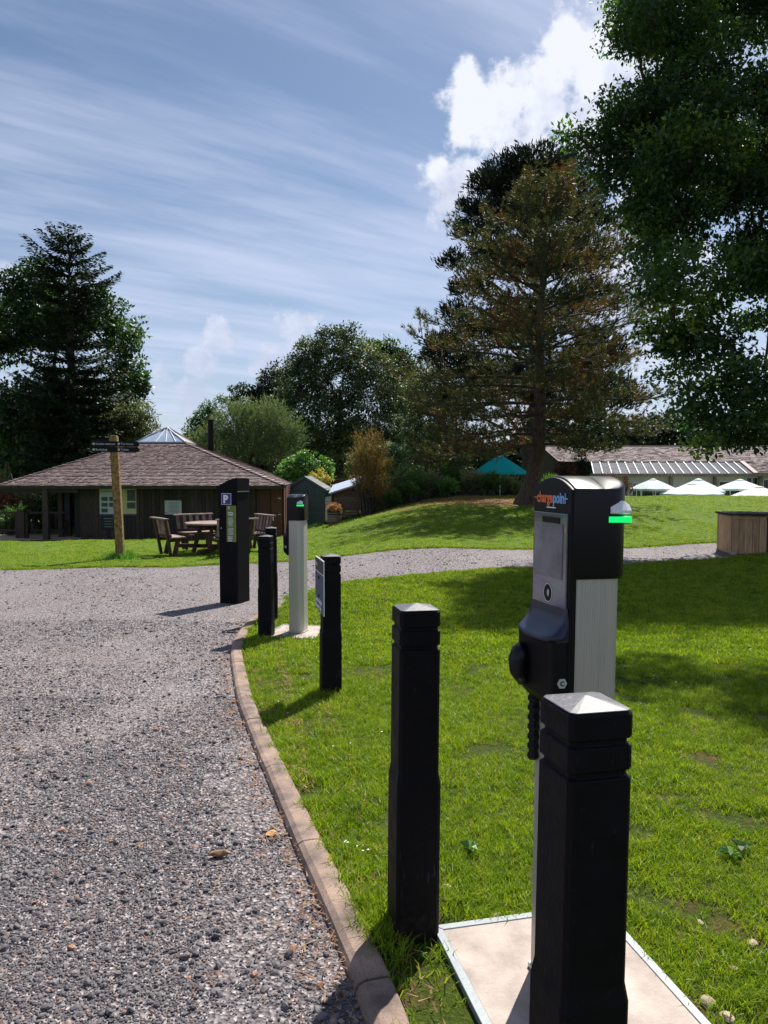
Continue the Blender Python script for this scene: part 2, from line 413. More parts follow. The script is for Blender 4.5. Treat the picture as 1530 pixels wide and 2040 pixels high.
class MB:
    """collects shapes into one mesh"""
    def __init__(s):
        s.v, s.f, s.t = [], [], []

    def add(s, vs, fs, tint=None):
        k = len(s.v)
        s.v += [tuple(v) for v in vs]
        s.f += [tuple(i + k for i in f) for f in fs]
        s.t += [0.5 if tint is None else tint] * len(vs)
        return s

    def box(s, c, d, rot=None, tint=None, taper=1.0):
        c = Vector(c)
        hx, hy, hz = d[0] / 2, d[1] / 2, d[2] / 2
        vs = [Vector((x * hx * (taper if z > 0 else 1), y * hy * (taper if z > 0 else 1), z * hz)) for z in (-1, 1) for x, y in ((-1, -1), (1, -1), (1, 1), (-1, 1))]
        if rot is not None: vs = [rot @ v for v in vs]
        return s.add([v + c for v in vs], [(3, 2, 1, 0), (4, 5, 6, 7), (0, 1, 5, 4), (1, 2, 6, 5), (2, 3, 7, 6), (3, 0, 4, 7)], tint)

    def bar(s, a, b, wd, th, up=(0, 0, 1), tint=None):
        """a beam from a to b of width wd (sideways) and thickness th (along up)"""
        a, b = Vector(a), Vector(b)
        z = (b - a).normalized()
        x = Vector(up).cross(z)
        if x.length < 1e-4: x = Vector((1, 0, 0)).cross(z)
        x.normalize()
        y = z.cross(x)
        rot = Matrix((x, y, z)).transposed()
        return s.box((a + b) / 2, (wd, th, (b - a).length), rot, tint)

    def tube(s, pts, rad, n=8, caps=True, tint=None):
        pts = [Vector(p) for p in pts]
        if not hasattr(rad, '__len__'): rad = [rad] * len(pts)
        vs, fs = [], []
        ref = None
        for i, p in enumerate(pts):
            d = (pts[min(i + 1, len(pts) - 1)] - pts[max(i - 1, 0)])
            if d.length < 1e-6: d = Vector((0, 0, 1))
            d.normalize()
            if ref is None:
                ref = d.cross(Vector((0.31, 0.11, 0.94)) if abs(d.z) < 0.9 else Vector((1, 0.1, 0))).normalized()
            x = (ref - d * ref.dot(d)).normalized()
            ref = x
            y = d.cross(x)
            for k in range(n):
                a = 2 * math.pi * k / n
                vs.append(p + (x * math.cos(a) + y * math.sin(a)) * rad[i])
        for i in range(len(pts) - 1):
            for k in range(n):
                a, b = i * n + k, i * n + (k + 1) % n
                fs.append((a, b, b + n, a + n))
        if caps:
            fs.append(tuple(range(n - 1, -1, -1)))
            fs.append(tuple(range((len(pts) - 1) * n, len(pts) * n)))
        return s.add(vs, fs, tint)

    def loops(s, rings, caps=True, tint=None):
        """skin between rings having the same number of points"""
        n = len(rings[0])
        vs = [v for r in rings for v in r]
        fs = []
        for i in range(len(rings) - 1):
            for k in range(n):
                a, b = i * n + k, i * n + (k + 1) % n
                fs.append((a, b, b + n, a + n))
        if caps:
            fs.append(tuple(range(n - 1, -1, -1)))
            fs.append(tuple(range((len(rings) - 1) * n, len(rings) * n)))
        return s.add(vs, fs, tint)

    def prism(s, poly, axis, a, b, tint=None):
        """extrude a 2D polygon along an axis 'x','y','z' from a to b"""
        def p3(q, t):
            return {'x': (t, q[0], q[1]), 'y': (q[0], t, q[1]), 'z': (q[0], q[1], t)}[axis]
        return s.loops([[p3(q, a) for q in poly], [p3(q, b) for q in poly]], True, tint)

    def mesh(s, name, mat, smooth=False):
        me = bpy.data.meshes.new(name)
        me.from_pydata(s.v, [], s.f)
        me.materials.append(mat)
        at_ = me.attributes.new('tint', 'FLOAT', 'POINT')
        at_.data.foreach_set('value', np.array(s.t, dtype=np.float32))
        if smooth:
            me.polygons.foreach_set('use_smooth', [True] * len(me.polygons))
        me.update()
        import bmesh
        bm = bmesh.new(); bm.from_mesh(me)
        bmesh.ops.recalc_face_normals(bm, faces=bm.faces)
        bm.to_mesh(me); bm.free()
        return me

    def build(s, name, mat, parent=None, smooth=False, bevel=0.0, seg=2):
        me = s.mesh(name, mat, smooth)
        return put(name, me, parent, bevel, seg, smooth)


def put(name, me, parent=None, bevel=0.0, seg=2, smooth=False, loc=None, rot=None):
    o = bpy.data.objects.new(name, me)
    COL.objects.link(o)
    if parent: o.parent = parent
    if loc is not None: o.location = loc
    if rot is not None: o.rotation_euler = rot
    if bevel:
        b = o.modifiers.new('bevel', 'BEVEL')
        b.width = bevel; b.segments = seg; b.limit_method = 'ANGLE'; b.angle_limit = R(35)
        b.harden_normals = False
    return o


def children(o): return [c for c in bpy.data.objects if c.parent == o]


def copy_tree(o, loc=None, rz=None, label=None):
    def rec(a, par):
        c = a.copy(); COL.objects.link(c); c.parent = par
        for k in kids.get(a.name, []): rec(k, c)
        return c
    kids = {}
    for q in bpy.data.objects:
        if q.parent: kids.setdefault(q.parent.name, []).append(q)
    c = rec(o, None)
    if loc is not None: c.location = loc
    if rz is not None: c.rotation_euler = (0, 0, rz)
    if label: c['label'] = label
    return c


def text(s, size, mat, parent, origin, xdir, ydir, name='lettering', align='LEFT', bold=0.0, sx=1.0, thick=0.0006):
    """flat lettering: xdir reading direction, ydir up, in the parent's space; each word an object"""
    if '\n' in s:
        for i, ln in enumerate(s.split('\n')):
            text(ln, size, mat, parent, Vector(origin) - Vector(ydir) * size * 1.0 * i, xdir, ydir, name, align, bold, sx, thick)
        return None
    if ' ' in s:
        org = Vector(origin); r_ = None
        for wd_ in s.split(' '):
            o_ = text(wd_, size, mat, parent, org, xdir, ydir, name, align, bold, sx, thick)
            xd = Vector(xdir).normalized()
            org = org + xd * (max((v.co - org).dot(xd) for v in o_.data.vertices) + size * .26)
            r_ = o_
        return r_
    cu = bpy.data.curves.new('t', 'FONT')
    cu.body = s
    cu.size = size
    cu.align_x = align
    cu.extrude = thick
    cu.offset = bold
    cu.resolution_u = 3
    o = bpy.data.objects.new('t', cu)
    me = bpy.data.meshes.new_from_object(o)
    bpy.data.objects.remove(o)
    x, y = Vector(xdir).normalized(), Vector(ydir).normalized()
    z = x.cross(y)
    mat4 = Matrix.Translation(Vector(origin)) @ Matrix((x * sx, y, z)).transposed().to_4x4()
    me.transform(mat4)
    me.materials.clear()
    me.materials.append(mat)
    return put(name, me, parent)


# ------------------------------------------------------------------ terrain
PL = [(-60, 0), (3, 0), (8, -0.20), (16, -0.36), (20, -0.50), (26, -0.78), (30, -1.10), (45, -1.35), (70, -1.4), (400, -1.4)]
PR = [(-60, 0), (3, 0), (8, -0.16), (12, -0.13), (15, -0.05), (18, 0.02), (22, 0.20), (28, 0.44), (33, 0.55), (36, 0.42), (39, -0.2), (43, -1.2), (70, -1.3), (400, -1.3)]


def _pf(P):
    xs = np.array([p[0] for p in P], float); zs = np.array([p[1] for p in P], float)
    fine = np.arange(-60, 400, 0.5)
    z = np.interp(fine, xs, zs)
    k = np.ones(5) / 5
    z2 = np.convolve(np.pad(z, 2, mode='edge'), k, 'valid')
    return fine, z2


FL, FR = _pf(PL), _pf(PR)


def gz(x, y):
    x = np.asarray(x, float); y = np.asarray(y, float)
    u = x / np.maximum(y, 2.0)
    t = np.clip((u + 0.19) / 0.30, 0, 1)
    t = t * t * (3 - 2 * t)
    # the shoulder of the lawn stays a bit higher close to the sheds
    zl = np.interp(y, *FL); zr = np.interp(y, *FR)
    z = zl * (1 - t) + zr * t
    far = np.clip((y - 4) / 10, 0, 1)
    z = z + far * 0.035 * (np.sin(x * 0.7 + 1.3) * np.cos(y * 0.45) + 0.5 * np.sin(x * 1.9 + y * 0.8))
    return z


def g1(x, y): return float(gz(x, y))


def G(px, Y, dz=0.0):
    """point of the ground at depth Y in the direction of column px"""
    x = (px - 765) / 1530 * Y
    return Vector((x, Y, g1(x, Y) + dz))


def inpoly(x, y, poly):
    inside = np.zeros(x.shape, bool)
    n = len(poly)
    j = n - 1
    for i in range(n):
        xi, yi = poly[i]; xj, yj = poly[j]
        c = ((yi > y) != (yj > y)) & (x < (xj - xi) * (y - yi) / (yj - yi + 1e-12) + xi)
        inside ^= c
        j = i
    return inside


def densify(poly, step=0.35):
    out = []
    for i, (a, b) in enumerate(zip(poly, poly[1:] + poly[:1])):
        L = math.hypot(b[0] - a[0], b[1] - a[1])
        mid = math.hypot((a[0] + b[0]) / 2, (a[1] + b[1]) / 2)
        n = max(1, int(L / max(step, mid * 0.05)))
        for k in range(n):
            out.append((a[0] + (b[0] - a[0]) * k / n, a[1] + (b[1] - a[1]) * k / n))
    return out


def sheet(name, poly, dz, mat, kind='structure', wob=0.0, extra=()):
    P = densify(poly)
    if wob:
        P = [(x + wob * noise.noise(Vector((x * 1.3, y * 1.3, 1))), y + wob * noise.noise(Vector((x * 1.3, y * 1.3, 9)))) for x, y in P]
    xs = [p[0] for p in P]; ys = [p[1] for p in P]
    pts = []
    # rings of spacing that grows with distance
    lim = [(0, 8, 0.3), (8, 20, 0.55), (20, 48, 1.0), (48, 120, 4.0), (120, 400, 15.0)]
    for lo, hi, st in lim:
        gx, gy = np.meshgrid(np.arange(math.floor(min(xs)), max(xs), st), np.arange(math.floor(min(ys)), max(ys), st))
        gx = gx.ravel(); gy = gy.ravel()
        r = np.hypot(gx, gy)
        k = (r >= lo) & (r < hi) & inpoly(gx, gy, P)
        gx, gy = gx[k], gy[k]
        # keep clear of the outline
        A = np.array(P)
        if len(gx):
            d = np.min(np.hypot(gx[:, None] - A[None, :, 0], gy[:, None] - A[None, :, 1]), axis=1)
            kk = d > st * 0.45
            gx, gy = gx[kk], gy[kk]
        pts += list(zip(gx + rng.uniform(-.1, .1, len(gx)) * st, gy + rng.uniform(-.1, .1, len(gx)) * st))
    allp = [Vector(p) for p in P] + [Vector(p) for p in pts]
    vo, eo, fo, *_ = delaunay_2d_cdt(allp, [], [list(range(len(P)))], 1, 1e-5)
    X = np.array([v.x for v in vo]); Y = np.array([v.y for v in vo])
    Z = gz(X, Y) + dz
    me = bpy.data.meshes.new(name)
    me.from_pydata(list(zip(X.tolist(), Y.tolist(), Z.tolist())), [], [tuple(f) for f in fo])
    me.materials.append(mat)
    me.polygons.foreach_set('use_smooth', [True] * len(me.polygons))
    o = put(name, me)
    tag(o, kind=kind)
    return o, P
# ------------------------------------------------------------------ ground materials
mt, h = new_mat('gravel_bed')
vo = h.n('ShaderNodeTexVoronoi'); vo.inputs['Scale'].default_value = 85; h.put(vo.inputs['Vector'], h.pos)
vo2 = h.n('ShaderNodeTexVoronoi'); vo2.inputs['Scale'].default_value = 27; h.put(vo2.inputs['Vector'], h.pos)
sp = h.n('ShaderNodeSeparateXYZ'); h.put(sp.inputs[0], vo.outputs['Color'])
col = h.ramp(sp.outputs[0], [(0.0, (0.042, 0.038, 0.044)), (0.35, (0.098, 0.088, 0.097)), (0.65, (0.185, 0.166, 0.175)), (0.9, (0.31, 0.275, 0.28)), (1.0, (0.45, 0.40, 0.39))])
big = h.noise(h.pos, 0.55, 5, 0.6)
col = h.mix(h.maprange(big, 0.35, 0.7, 0.0, 0.30), col, (0.15, 0.10, 0.085, 1))
fine = h.noise(h.pos, 5.0, 5, 0.7)
col = h.mix(h.maprange(fine, 0.60, 0.72, 0.0, 0.5), col, (0.20, 0.09, 0.05, 1))
h.put(h.b.inputs['Base Color'], col); h.b.inputs['Roughness'].default_value = 0.85
bn = h.n('ShaderNodeBump'); bn.inputs['Strength'].default_value = 0.8; bn.inputs['Distance'].default_value = 0.012
h.put(bn.inputs['Height'], h.m('ADD', vo.outputs['Distance'], vo2.outputs['Distance'])); h.put(h.b.inputs['Normal'], bn.outputs[0])
M['gravel'] = mt

# single pebbles
mt, h = new_mat('gravel_pebble')
rd = h.n('ShaderNodeObjectInfo').outputs['Random']
col = h.ramp(rd, [(0.0, (0.058, 0.054, 0.062)), (0.35, (0.080, 0.074, 0.084)), (0.62, (0.110, 0.100, 0.111)), (0.82, (0.150, 0.134, 0.140)), (0.94, (0.22, 0.19, 0.185)), (0.96, (0.42, 0.37, 0.35)), (0.97, (0.30, 0.13, 0.07)), (1.0, (0.38, 0.19, 0.10))])
n_ = h.noise(h.pos, 130, 3, 0.6)
col = h.mix(h.maprange(n_, 0.3, 0.7, 0, 0.35), col, (0.09, 0.085, 0.09, 1))
h.put(h.b.inputs['Base Color'], col); h.b.inputs['Roughness'].default_value = 0.75
M['pebble'] = mt

mt, h = new_mat('turf')
big = h.noise(h.pos, 0.35, 4, 0.55); mid = h.noise(h.pos, 2.2, 5, 0.65); fin = h.noise(h.pos, 28, 4, 0.7)
col = h.ramp(fin, [(0.25, (0.028, 0.062, 0.005)), (0.5, (0.075, 0.145, 0.008)), (0.75, (0.15, 0.225, 0.014))])
col = h.mix(h.maprange(mid, 0.5, 0.75, 0, 0.35), col, (0.12, 0.15, 0.02, 1))
# bare brown needle litter below the pine
sepp = h.n('ShaderNodeSeparateXYZ'); h.put(sepp.inputs[0], h.pos)
ddx = h.m('DIVIDE', h.m('SUBTRACT', sepp.outputs[0], 4.0), 5.2); ddy = h.m('DIVIDE', h.m('SUBTRACT', sepp.outputs[1], 30.0), 4.4)
rr = h.m('SQRT', h.m('ADD', h.m('MULTIPLY', ddx, ddx), h.m('MULTIPLY', ddy, ddy)))
lit = h.m('ADD', h.maprange(rr, 0.35, 1.15, 0.95, -0.4), h.m('MULTIPLY', h.m('SUBTRACT', mid, 0.5), 2.4))
col = h.mix(h.maprange(lit, 0.2, 0.7, 0, 0.85), col, (0.20, 0.105, 0.06, 1))
# worn soil close to the plates and along the kerb
nearn = h.noise(h.pos, 3.3, 4, 0.6)
yv = h.maprange(sepp.outputs[1], 1.4, 3.3, 0.62, 0.0)
col = h.mix(h.maprange(h.m('ADD', nearn, h.m('MULTIPLY', yv, 0.35)), 0.56, 0.70, 0, 0.9), col, (0.17, 0.095, 0.05, 1))
h.put(h.b.inputs['Base Color'], col); h.b.inputs['Roughness'].default_value = 0.95
h.b.inputs['Specular IOR Level'].default_value = 0.15
bn = h.n('ShaderNodeBump'); bn.inputs['Strength'].default_value = 0.9; bn.inputs['Distance'].default_value = 0.04
h.put(bn.inputs['Height'], h.m('ADD', fin, mid)); h.put(h.b.inputs['Normal'], bn.outputs[0])
M['turf'] = mt

mt, h = new_mat('grass_blade')
rd = h.n('ShaderNodeObjectInfo').outputs['Random']
big = h.noise(h.pos, 0.5, 4, 0.6); mid = h.noise(h.pos, 2.6, 4, 0.6)
k = h.m('ADD', h.m('MULTIPLY', rd, 0.55), h.m('MULTIPLY', mid, 0.6))
col = h.ramp(k, [(0.12, (0.042, 0.090, 0.006)), (0.42, (0.120, 0.205, 0.010)), (0.68, (0.215, 0.300, 0.016)), (0.90, (0.30, 0.35, 0.03)), (1.0, (0.42, 0.40, 0.14))])
col = h.mix(h.maprange(big, 0.45, 0.7, 0, 0.4), col, (0.175, 0.275, 0.014, 1))
sepp = h.n('ShaderNodeSeparateXYZ'); h.put(sepp.inputs[0], h.pos)
ddx = h.m('DIVIDE', h.m('SUBTRACT', sepp.outputs[0], 4.0), 5.2); ddy = h.m('DIVIDE', h.m('SUBTRACT', sepp.outputs[1], 30.0), 4.4)
rr = h.m('SQRT', h.m('ADD', h.m('MULTIPLY', ddx, ddx), h.m('MULTIPLY', ddy, ddy)))
lit = h.m('ADD', h.maprange(rr, 0.35, 1.15, 0.95, -0.4), h.m('MULTIPLY', h.m('SUBTRACT', mid, 0.5), 2.4))
col = h.mix(h.maprange(lit, 0.2, 0.7, 0, 0.85), col, (0.22, 0.12, 0.06, 1))
h.put(h.b.inputs['Base Color'], col); h.b.inputs['Roughness'].default_value = 0.5
h.b.inputs['Specular IOR Level'].default_value = 0.3
tr = h.n('ShaderNodeBsdfTranslucent'); h.put(tr.inputs[0], h.mix(1.0, col, (1.5, 1.5, 0.7, 1), 'MULTIPLY'))
mx = h.n('ShaderNodeMixShader'); mx.inputs[0].default_value = 0.4
h.t.links.new(h.b.outputs[0], mx.inputs[1]); h.t.links.new(tr.outputs[0], mx.inputs[2]); h.t.links.new(mx.outputs[0], h.out.inputs[0])
M['grass'] = mt
M['soil'] = plain('soil', (0.06, 0.045, 0.03), 0.95, 0.4, 2)

# ------------------------------------------------------------------ ground sheets
KL = [(0.55, -1.5), (0.28, 0.2), (0.10, 1.4), (-0.062, 2.10), (-0.158, 2.42), (-0.34, 2.98), (-0.71, 4.2), (-1.03, 5.3), (-1.40, 6.9), (-1.52, 7.6), (-1.585, 8.3), (-1.61, 9.0), (-1.57, 9.6), (-1.45, 10.1)]
def offset(line, d):
    out = []
    for i, p in enumerate(line):
        a = Vector(line[max(i - 1, 0)]); b = Vector(line[min(i + 1, len(line) - 1)])
        t = (b - a).normalized(); n = Vector((t.y, -t.x))
        out.append((p[0] + n.x * d, p[1] + n.y * d))
    return out
KR = offset(KL, 0.115)
LOWER = [(-1.3, 10.75), (-0.95, 11.25), (-0.5, 11.85), (0.6, 12.3), (2.6, 12.95), (4.6, 13.6), (6.4, 14.4), (9, 15.4), (14, 17), (24, 20)]
UPPER = [(-40, 13.0), (-20, 14.2), (-7.4, 14.75), (-5.5, 15.4), (-3.5, 16.1), (-0.7, 16.3), (1.2, 16.0), (3.15, 15.9), (5.2, 16.3), (7.5, 17.0), (10, 18), (16, 20.2), (24, 23)]
lawnA = KR + LOWER + [(24, 0), (24, -1.5)]
lawnA = [p for p in lawnA]
gravelP = [(-40, -1.5)] + KL[0:1] + KL[1:] + LOWER + list(reversed(UPPER))
lawnB = UPPER + [(60, 36), (60, 60), (-60, 60), (-60, 13.0)]

# the ground as one sheet reaching past the horizon
gp = [(-900, -300), (900, -300), (900, 1500), (-900, 1500)]
gb = MB()
ys = [-300, -60, -10, -2, 0, 1, 2, 3, 4, 5, 6, 7, 8] + list(range(9, 60)) + [64, 70, 80, 100, 150, 300, 600, 1500]
xs_ = [-900, -300, -120, -60] + list(range(-44, 45)) + [60, 120, 300, 900]
vv = [(x, y, g1(min(max(x, -60), 60), min(y, 390)) - 0.07) for y in ys for x in xs_]
nx = len(xs_)
ff = [(j * nx + i, j * nx + i + 1, (j + 1) * nx + i + 1, (j + 1) * nx + i) for j in range(len(ys) - 1) for i in range(nx - 1)]
gb.add(vv, ff)
tag(gb.build('ground', M['soil'], smooth=True), kind='structure')
sheet('gravel_drive', gravelP, -0.012, M['gravel'])
mt, h = new_mat('thatch')
_m = h.noise(h.pos, 3.0, 5, 0.65); _f = h.noise(h.pos, 55, 4, 0.7)
_c = h.ramp(_f, [(0.3, (0.018, 0.030, 0.005)), (0.55, (0.050, 0.075, 0.009)), (0.75, (0.12, 0.13, 0.035))])
_c = h.mix(h.maprange(_m, 0.52, 0.66, 0, 0.9), _c, (0.105, 0.062, 0.034, 1))
h.put(h.b.inputs['Base Color'], _c); h.b.inputs['Roughness'].default_value = 0.95; h.b.inputs['Specular IOR Level'].default_value = 0.1
_b = h.n('ShaderNodeBump'); _b.inputs['Strength'].default_value = 1.0; _b.inputs['Distance'].default_value = 0.02
h.put(_b.inputs['Height'], _f); h.put(h.b.inputs['Normal'], _b.outputs[0])
M['thatch'] = mt
sheet('lawn', lawnA, 0.0, M['thatch'])
sheet('lawn', lawnB, 0.012, M['turf'])

# paving beside the cabin
pav = [(-34, 29.4), (-12.0, 29.4), (-12.0, 33.0), (-34, 33.5)]
sheet('paved_terrace', pav, 0.05, M['paving'])


def scatter(name, X, Y, Z, scl, rot, protos, mat, label, cat):
    """one object of instanced small pieces standing on given points"""
    n = len(X)
    me = bpy.data.meshes.new(name)
    me.vertices.add(n)
    me.vertices.foreach_set('co', np.stack([X, Y, Z], 1).astype(np.float32).ravel())
    a = me.attributes.new('scl', 'FLOAT_VECTOR', 'POINT'); a.data.foreach_set('vector', scl.astype(np.float32).ravel())
    a = me.attributes.new('rot', 'FLOAT_VECTOR', 'POINT'); a.data.foreach_set('vector', rot.astype(np.float32).ravel())
    a = me.attributes.new('pick', 'INT', 'POINT'); a.data.foreach_set('value', rng.integers(0, len(protos), n).astype(np.int32))
    me.materials.append(mat)
    o = put(name, me)
    ng = bpy.data.node_groups.new(name + '_nodes', 'GeometryNodeTree')
    ng.interface.new_socket('Geometry', in_out='INPUT', socket_type='NodeSocketGeometry')
    ng.interface.new_socket('Geometry', in_out='OUTPUT', socket_type='NodeSocketGeometry')
    nn = ng.nodes; L = ng.links
    gi = nn.new('NodeGroupInput'); go = nn.new('NodeGroupOutput')
    iop = nn.new('GeometryNodeInstanceOnPoints')
    g2i = nn.new('GeometryNodeGeometryToInstance')
    for pm in protos:
        po = bpy.data.objects.new(name + '_piece', pm)
        oi = nn.new('GeometryNodeObjectInfo'); oi.inputs['Object'].default_value = po
        L.new(oi.outputs['Geometry'], g2i.inputs[0])
    def named(nm, typ):
        x = nn.new('GeometryNodeInputNamedAttribute'); x.data_type = typ; x.inputs['Name'].default_value = nm
        return x.outputs[0]
    L.new(gi.outputs[0], iop.inputs['Points']); L.new(g2i.outputs[0], iop.inputs['Instance'])
    iop.inputs['Pick Instance'].default_value = True
    L.new(named('pick', 'INT'), iop.inputs['Instance Index'])
    e2r = nn.new('FunctionNodeEulerToRotation'); L.new(named('rot', 'FLOAT_VECTOR'), e2r.inputs[0]); L.new(e2r.outputs[0], iop.inputs['Rotation'])
    L.new(named('scl', 'FLOAT_VECTOR'), iop.inputs['Scale'])
    L.new(iop.outputs[0], go.inputs[0])
    md = o.modifiers.new('scatter', 'NODES'); md.node_group = ng
    tag(o, label, cat, kind='stuff')
    return o


def sample(poly, dens_of_r, rmax, xr=None, ymin=1.2, fov=0.82):
    """random points in a polygon, density a function of distance, only round the view"""
    out = []
    edges = [0.8, 1.6, 2.4, 3.2, 4.2, 5.5, 7, 9, 12, 16, 21, 27, 34, 42]
    A = np.array(poly)
    for a, b in zip(edges, edges[1:]):
        if a >= rmax: break
        x0, x1 = max(A[:, 0].min(), -b * fov - .6), min(A[:, 0].max(), b * fov + .6)
        if x1 <= x0: continue
        area = (x1 - x0) * (b - a)
        n = int(area * dens_of_r((a + b) / 2))
        x = rng.uniform(x0, x1, n); y = rng.uniform(a, b, n)
        k = inpoly(x, y, poly) & (np.abs(x) < y * fov + .6)
        out.append(np.stack([x[k], y[k]], 1))
    return np.concatenate(out)


# grass tufts
def tuft(nb, spread, hmin, hmax, wid, lean, seed):
    r = random.Random(seed)
    v, f = [], []
    for i in range(nb):
        a = r.uniform(0, 6.283); d = spread * math.sqrt(r.random())
        bx, by = d * math.cos(a), d * math.sin(a)
        hgt = r.uniform(hmin, hmax); la = r.uniform(0, 6.283); ll = hgt * r.uniform(.2, lean)
        wa = r.uniform(0, 3.1416); wx, wy = math.cos(wa) * wid / 2, math.sin(wa) * wid / 2
        mx_, my_ = bx + math.cos(la) * ll * .35, by + math.sin(la) * ll * .35
        k = len(v)
        v += [(bx - wx, by - wy, -.006), (bx + wx, by + wy, -.006), (mx_ - wx * .8, my_ - wy * .8, hgt * .6), (mx_ + wx * .8, my_ + wy * .8, hgt * .6),
              (bx + math.cos(la) * ll, by + math.sin(la) * ll, hgt)]
        f += [(k, k + 1, k + 3, k + 2), (k + 2, k + 3, k + 4)]
    me = bpy.data.meshes.new('grass_tuft'); me.from_pydata(v, [], f); me.materials.append(M['grass'])
    return me


near_t = [tuft(12, .032, .014, .042, .0036, 1.4, s) for s in range(5)]
far_t = [tuft(14, .075, .025, .055, .010, 1.0, 20 + s) for s in range(4)]
PLATES = []   # filled below: discs kept free of grass
def clear_mask(x, y):
    k = np.ones(len(x), bool)
    for (px_, py_, hw, hd, rz) in PLATE_RECTS:
        c, s = math.cos(-rz), math.sin(-rz)
        lx = (x - px_) * c - (y - py_) * s; ly = (x - px_) * s + (y - py_) * c; hw -= .006; hd -= .006
        k &= ~((np.abs(lx) < hw) & (np.abs(ly) < hd))
    return k
CH_N = (0.5593, 2.1645, R(15)); CH_F = (-0.915, 8.2, R(-12))
PLATE_RECTS = [(0.538, 2.155, 0.302, 0.375, R(13)), (-0.915, 8.2, 0.30, 0.34, R(-12))]
BOLLARDS = [(0.371, 1.45, R(15)), (0.094, 2.46, R(12)), (-0.388, 5.5, R(13)), (-1.235, 8.0, R(-9)), (-1.335, 9.05, R(4))]
LEAN = [R(.9), R(.5), R(.2), 0, 0]
SINK = [-.004, -.015, .045, 0, -.04]
MACHINE = (-2.075, 10.62, R(-20))

# ------------------------------------------------------------------ grass
EDGE_A = lawnA
pn = sample(lawnA, lambda r: 2900 if r < 3.3 else (2000 if r < 5.6 else 1100), 7)
k = clear_mask(pn[:, 0], pn[:, 1]); pn = pn[k]
pf_ = sample(lawnA, lambda r: 620 if r < 10 else 330, 27); pf_ = pf_[pf_[:, 1] > 6.5]
pf_ = pf_[clear_mask(pf_[:, 0], pf_[:, 1])]
pb = sample(lawnB, lambda r: 110 if r < 22 else 55, 36)
def vn(X, Y, s, seed):
    return np.array([noise.noise(Vector((x * s, y * s, seed))) for x, y in zip(X, Y)])
# thin it where the soil shows: at the kerb, round the plates
thin = vn(pn[:, 0], pn[:, 1], 3.2, 3.0) + np.clip((3.3 - pn[:, 1]) * .09, 0, .15)
kd = np.min(np.hypot(pn[:, 0][:, None] - np.array(densify(KR, .1))[None, :, 0], pn[:, 1][:, None] - np.array(densify(KR, .1))[None, :, 1]), axis=1)
thin += np.clip(.08 - kd, 0, .08) * 1.6
keep = rng.random(len(pn)) > np.clip((thin - .16) * 3.2, 0, .93)
pn = pn[keep]; kd = kd[keep]
_kr = np.array([p for p in densify(KR, .03) if .6 < p[1] < 10]); _kr = _kr[rng.integers(0, len(_kr), 1500)]
_on = vn(_kr[:, 0], _kr[:, 1], 2.5, 8.0)
_kr = _kr[rng.random(1500) < np.clip(.5 + _on * 2, .1, 1)] ; _kr = _kr + rng.normal(0, .012, _kr.shape) - np.array([.004, 0])
pn = np.concatenate([pn, _kr]); kd = np.concatenate([kd, np.full(len(_kr), .01)])
n = len(pn)
big = 1 + .55 * vn(pn[:, 0], pn[:, 1], 1.7, 11.0)
for bx, by, _ in BOLLARDS:   # longer unmown grass round the posts
    big += 1.5 * np.exp(-((pn[:, 0] - bx) ** 2 + (pn[:, 1] - by) ** 2) / .022)
big += .55 * np.exp(-kd / .05)
s = (rng.uniform(.55, 1.15, n) * big)[:, None] * np.array([[1, 1, 1.0]])
s[:, :2] = np.clip(s[:, :2], .6, 1.3)
rot = np.stack([rng.normal(0, .18, n), rng.normal(0, .18, n), rng.uniform(0, 6.28, n)], 1)
scatter('lawn_grass', pn[:, 0], pn[:, 1], gz(pn[:, 0], pn[:, 1]), s, rot, near_t, M['grass'], 'short bright green grass beside the kerb in the foreground', 'grass')
_ed = []
for _ln in (UPPER, LOWER):
    _d = np.array([p for a_, b_ in zip(_ln, _ln[1:]) for p in [(a_[0] + (b_[0] - a_[0]) * q, a_[1] + (b_[1] - a_[1]) * q) for q in np.linspace(0, 1, 90)]])
    _d = _d[(np.abs(_d[:, 0]) < _d[:, 1] * .6)]
    _d = _d[rng.integers(0, len(_d), 1900)]; _d = _d + np.stack([rng.normal(0, .05, 1900), rng.normal(0, .06, 1900)], 1)
    _ed.append(_d)
pa = np.concatenate([pf_, pb] + _ed); n = len(pa)
edge = np.ones(n)
s = rng.uniform(.6, 1.1, n)[:, None] * np.array([[1, 1, .85]]) * (1 + np.clip((pa[:, 1] - 10) / 30, 0, .8))[:, None]
s[:, 2] /= (1 + np.clip((pa[:, 1] - 10) / 22, 0, .8))
rot = np.stack([rng.normal(0, .15, n), rng.normal(0, .15, n), rng.uniform(0, 6.28, n)], 1)
k3 = ~((pa[:, 0] < -11.5) & (pa[:, 1] > 29.2)); k3 &= ~((pa[:, 0] < -3.4) & (pa[:, 1] > 30.6))
scatter('distant_lawn_grass', pa[k3, 0], pa[k3, 1], gz(pa[k3, 0], pa[k3, 1]), s[k3], rot[k3], far_t, M['grass'], 'mown grass of the lawns beyond the charging posts', 'grass')

